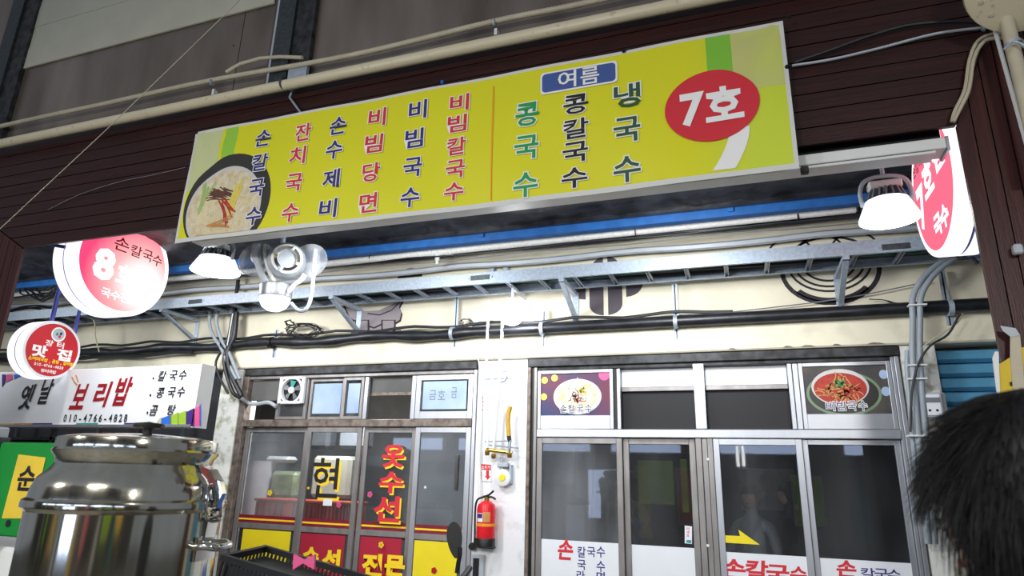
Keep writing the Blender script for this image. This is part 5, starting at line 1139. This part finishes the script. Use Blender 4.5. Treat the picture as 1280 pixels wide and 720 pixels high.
# ================================================================== PEOPLE
def skin_body(name, verts, edges, radii, m, parent=None, sub=2, root=0):
    me = bpy.data.meshes.new(name); me.from_pydata([tuple(v) for v in verts], edges, []); o = bpy.data.objects.new(name, me); C.objects.link(o)
    md = o.modifiers.new('s', 'SKIN'); md.use_smooth_shade = True
    for i, r in enumerate(radii): me.skin_vertices[0].data[i].radius = (r, r) if not isinstance(r, tuple) else r
    me.skin_vertices[0].data[root].use_root = True
    ms = o.modifiers.new('u', 'SUBSURF'); ms.levels = ms.render_levels = sub
    bpy.context.view_layer.update()
    dg = bpy.context.evaluated_depsgraph_get(); m2 = bpy.data.meshes.new_from_object(o.evaluated_get(dg)); o.modifiers.clear(); o.data = m2
    m2.materials.clear(); m2.materials.append(M[m]); m2.shade_smooth()
    if parent: o.parent = parent; o.location = -wpos(parent)
    return o
def person(root, hd, zfloor, zsc, face, label, seated=False, hairy=False, cloth='cloth_dark'):
    """hd: head centre; face: angle of facing in XY; body hangs below the head"""
    H = zsc; f = Vector((cos(face), sin(face), 0)); s = Vector((sin(face), -cos(face), 0)); u = Vector((0, 0, 1))   # s = right
    t = thing(root, label, 'person', (hd.x, hd.y, zfloor))
    def q(a, b, c): return hd + f*a*H + s*b*H + u*c*H
    V = []; E = []; R = []
    def add(p, r, par=None):
        V.append(p); R.append(r*H)
        if par is not None: E.append((par, len(V)-1))
        return len(V)-1
    pel = add(q(-.02, 0, -.76), .15); w1 = add(q(-.02, 0, -.60), .125, pel); ch = add(q(-.02, 0, -.38), .145, w1); sh = add(q(-.02, 0, -.25), .10, ch); nk = add(q(-.01, 0, -.17), .055, sh); n2 = add(q(0, 0, -.09), .055, nk); hh_ = add(q(.01, 0, .0), .085, n2); add(q(0, 0, .07), .07, hh_)
    for d in (-1, 1):
        a = add(q(-.02, d*.17, -.27), .065, sh); e = add(q(.0, d*.23, -.52), .045, a); wv = add(q(.17 if not seated else .25, d*.2, -.70 if not seated else -.55), .032, e); hnd = add(q(.22 if not seated else .31, d*.19, -.74 if not seated else -.56), .035, wv)
        for k_ in range(4):
            fa = add(q((.27 if not seated else .36), d*(.165+.018*k_), (-.78 if not seated else -.57)), .0095, hnd); fb = add(q((.285 if not seated else .375), d*(.165+.018*k_), (-.81-.006*(k_ in (1, 2)) if not seated else -.595)), .008, fa)
        th_ = add(q((.235 if not seated else .33), d*.145, (-.77 if not seated else -.57)), .011, hnd); add(q((.26 if not seated else .35), d*.135, (-.80 if not seated else -.59)), .009, th_)
        if not seated:
            hp = add(q(-.02, d*.09, -.84), .1, pel); kn = add(q(.01, d*.1, -1.18), .065, hp); an = add(q(-.02, d*.1, -1.53), .042, kn); add(q(.13, d*.12, -1.565), .035, an)
        else:
            hp = add(q(.03, d*.1, -.80), .09, pel); kn = add(q(.42, d*.12, -.76), .065, hp); an = add(q(.40, d*.12, -1.15), .042, kn); add(q(.52, d*.12, -1.18), .035, an)
    bd = skin_body('body', V, E, R, cloth, t, 1 if seated else 2)
    hdm = MB(); rows = []
    for i in range(17):
        th = -pi/2+pi*i/16; rr = []
        for j in range(24):
            a = 2*pi*j/24; cx_, cy_, cz_ = cos(th)*cos(a), cos(th)*sin(a), sin(th)
            rx_ = .098 if cx_ > 0 else .1; wd = .077*(1-.18*max(0, -cz_)); zz = .118*cz_
            fx = rx_*cx_
            if cx_ > .55 and abs(cy_) < .3: fx += .022*math.exp(-((cz_+.1)/.16)**2)*math.exp(-(cy_/.12)**2)          # nose
            if cx_ > .5: fx -= .008*math.exp(-((cz_-.12)/.09)**2)*math.exp(-((abs(cy_)-.35)/.15)**2)                  # eye sockets
            if cx_ > .4 and cz_ < -.3: fx += .008*math.exp(-((cz_+.75)/.2)**2)
            rr.append(q(.005+fx, wd*cy_, zz))
        rows.append(rr)
    hdm.grid(rows, True); face_o = hdm.build('head', 'skin', t, True, 180)
    for d in (-1, 1):
        MB().ell(q(-.005, d*.077, -.01), .012*H, .012*H, .03*H, 10, 8).build('ear', 'skin', face_o, True)
        MB().ell(q(.088, d*.032, .014), .011*H, .011*H, .009*H, 10, 6).build('eye', 'white', face_o, True); MB().ell(q(.097, d*.032, .014), .005*H, .005*H, .005*H, 8, 6).build('iris', 'ink', face_o, True)
        MB().tube([q(.096, d*.018, .036), q(.094, d*.034, .041), q(.084, d*.05, .034)], .0035*H, 6).build('eyebrow', 'hair', face_o, True)
    MB().tube([q(.092, -.024, -.056), q(.103, 0, -.054), q(.092, .024, -.056)], [.002*H, .006*H, .002*H], 8).build('mouth', 'lip', face_o, True)
    # hair cap
    rr_ = random.Random(4); rows = []
    def hr(th, a):
        cx_, cy_, cz_ = cos(th)*cos(a), cos(th)*sin(a), sin(th)
        return q(-.008+.116*cx_, .099*cy_, .008+.136*cz_)
    def low(a): return -1.0 if cos(a) < .35 else (-1.0+(cos(a)-.35)/.4*1.2 if cos(a) < .75 else .2)
    for i in range(13):
        rows.append([hr(low(2*pi*j/36)+(pi/2-low(2*pi*j/36))*i/12, 2*pi*j/36) for j in range(36)])
    cap = MB().grid(rows, True).build('hair', 'hair', t, True, 180)
    if hairy:
        cu = bpy.data.curves.new('hair_strand', 'CURVE'); cu.dimensions = '3D'; cu.bevel_depth = .0006; cu.bevel_resolution = 0; cu.resolution_u = 2
        crown = math.pi
        for n in range(5200):
            a = rr_.uniform(0, 2*pi); l0 = low(a); th = l0+(pi/2-l0)*(1-math.sqrt(rr_.random())*.98)
            p0 = hr(th, a); sp = cu.splines.new('POLY'); sp.points.add(5)
            nrm = (p0-hd).normalized(); dn = Vector((nrm.x, nrm.y, -.55+.2*nrm.z)); dn = (dn-nrm*dn.dot(nrm)*.93)
            dn = dn.normalized()+s*rr_.uniform(-.3, .3)*.6+f*rr_.uniform(-.25, .25)*.5; p = p0.copy()
            for k_ in range(6):
                sp.points[k_].co = (*p, 1); sp.points[k_].radius = 1-.8*(k_/5)
                p = p+(dn*.0105+nrm*(.0015-.0004*k_)+Vector((0, 0, -.0006*k_)))
        cu.materials.append(M['hair']); ho = bpy.data.objects.new('hair_strand', cu); C.objects.link(ho); ho.parent = cap; ho.location = -wpos(cap); stuff(ho)
    return t
hd = CAM + ray(1316, 652)*.68
person('person', hd, 0, .98, rad(136), 'person with short black hair in the near right corner, seen from behind', hairy=True)
person('person', P(938, 622, 1.2), 0, .95, rad(250), 'person seated inside behind the third door, dark hair, grey shirt', True, cloth='grey')
person('person', P(985, 618, 2.0), 0, .95, rad(200), 'person seated further back near the right stile of the third door', True, cloth='cloth_dark')
person('person', P(780, 600, .8), 0, .95, rad(90), 'person in a camouflage jacket standing inside behind the second door', False, cloth='cloth_camo')
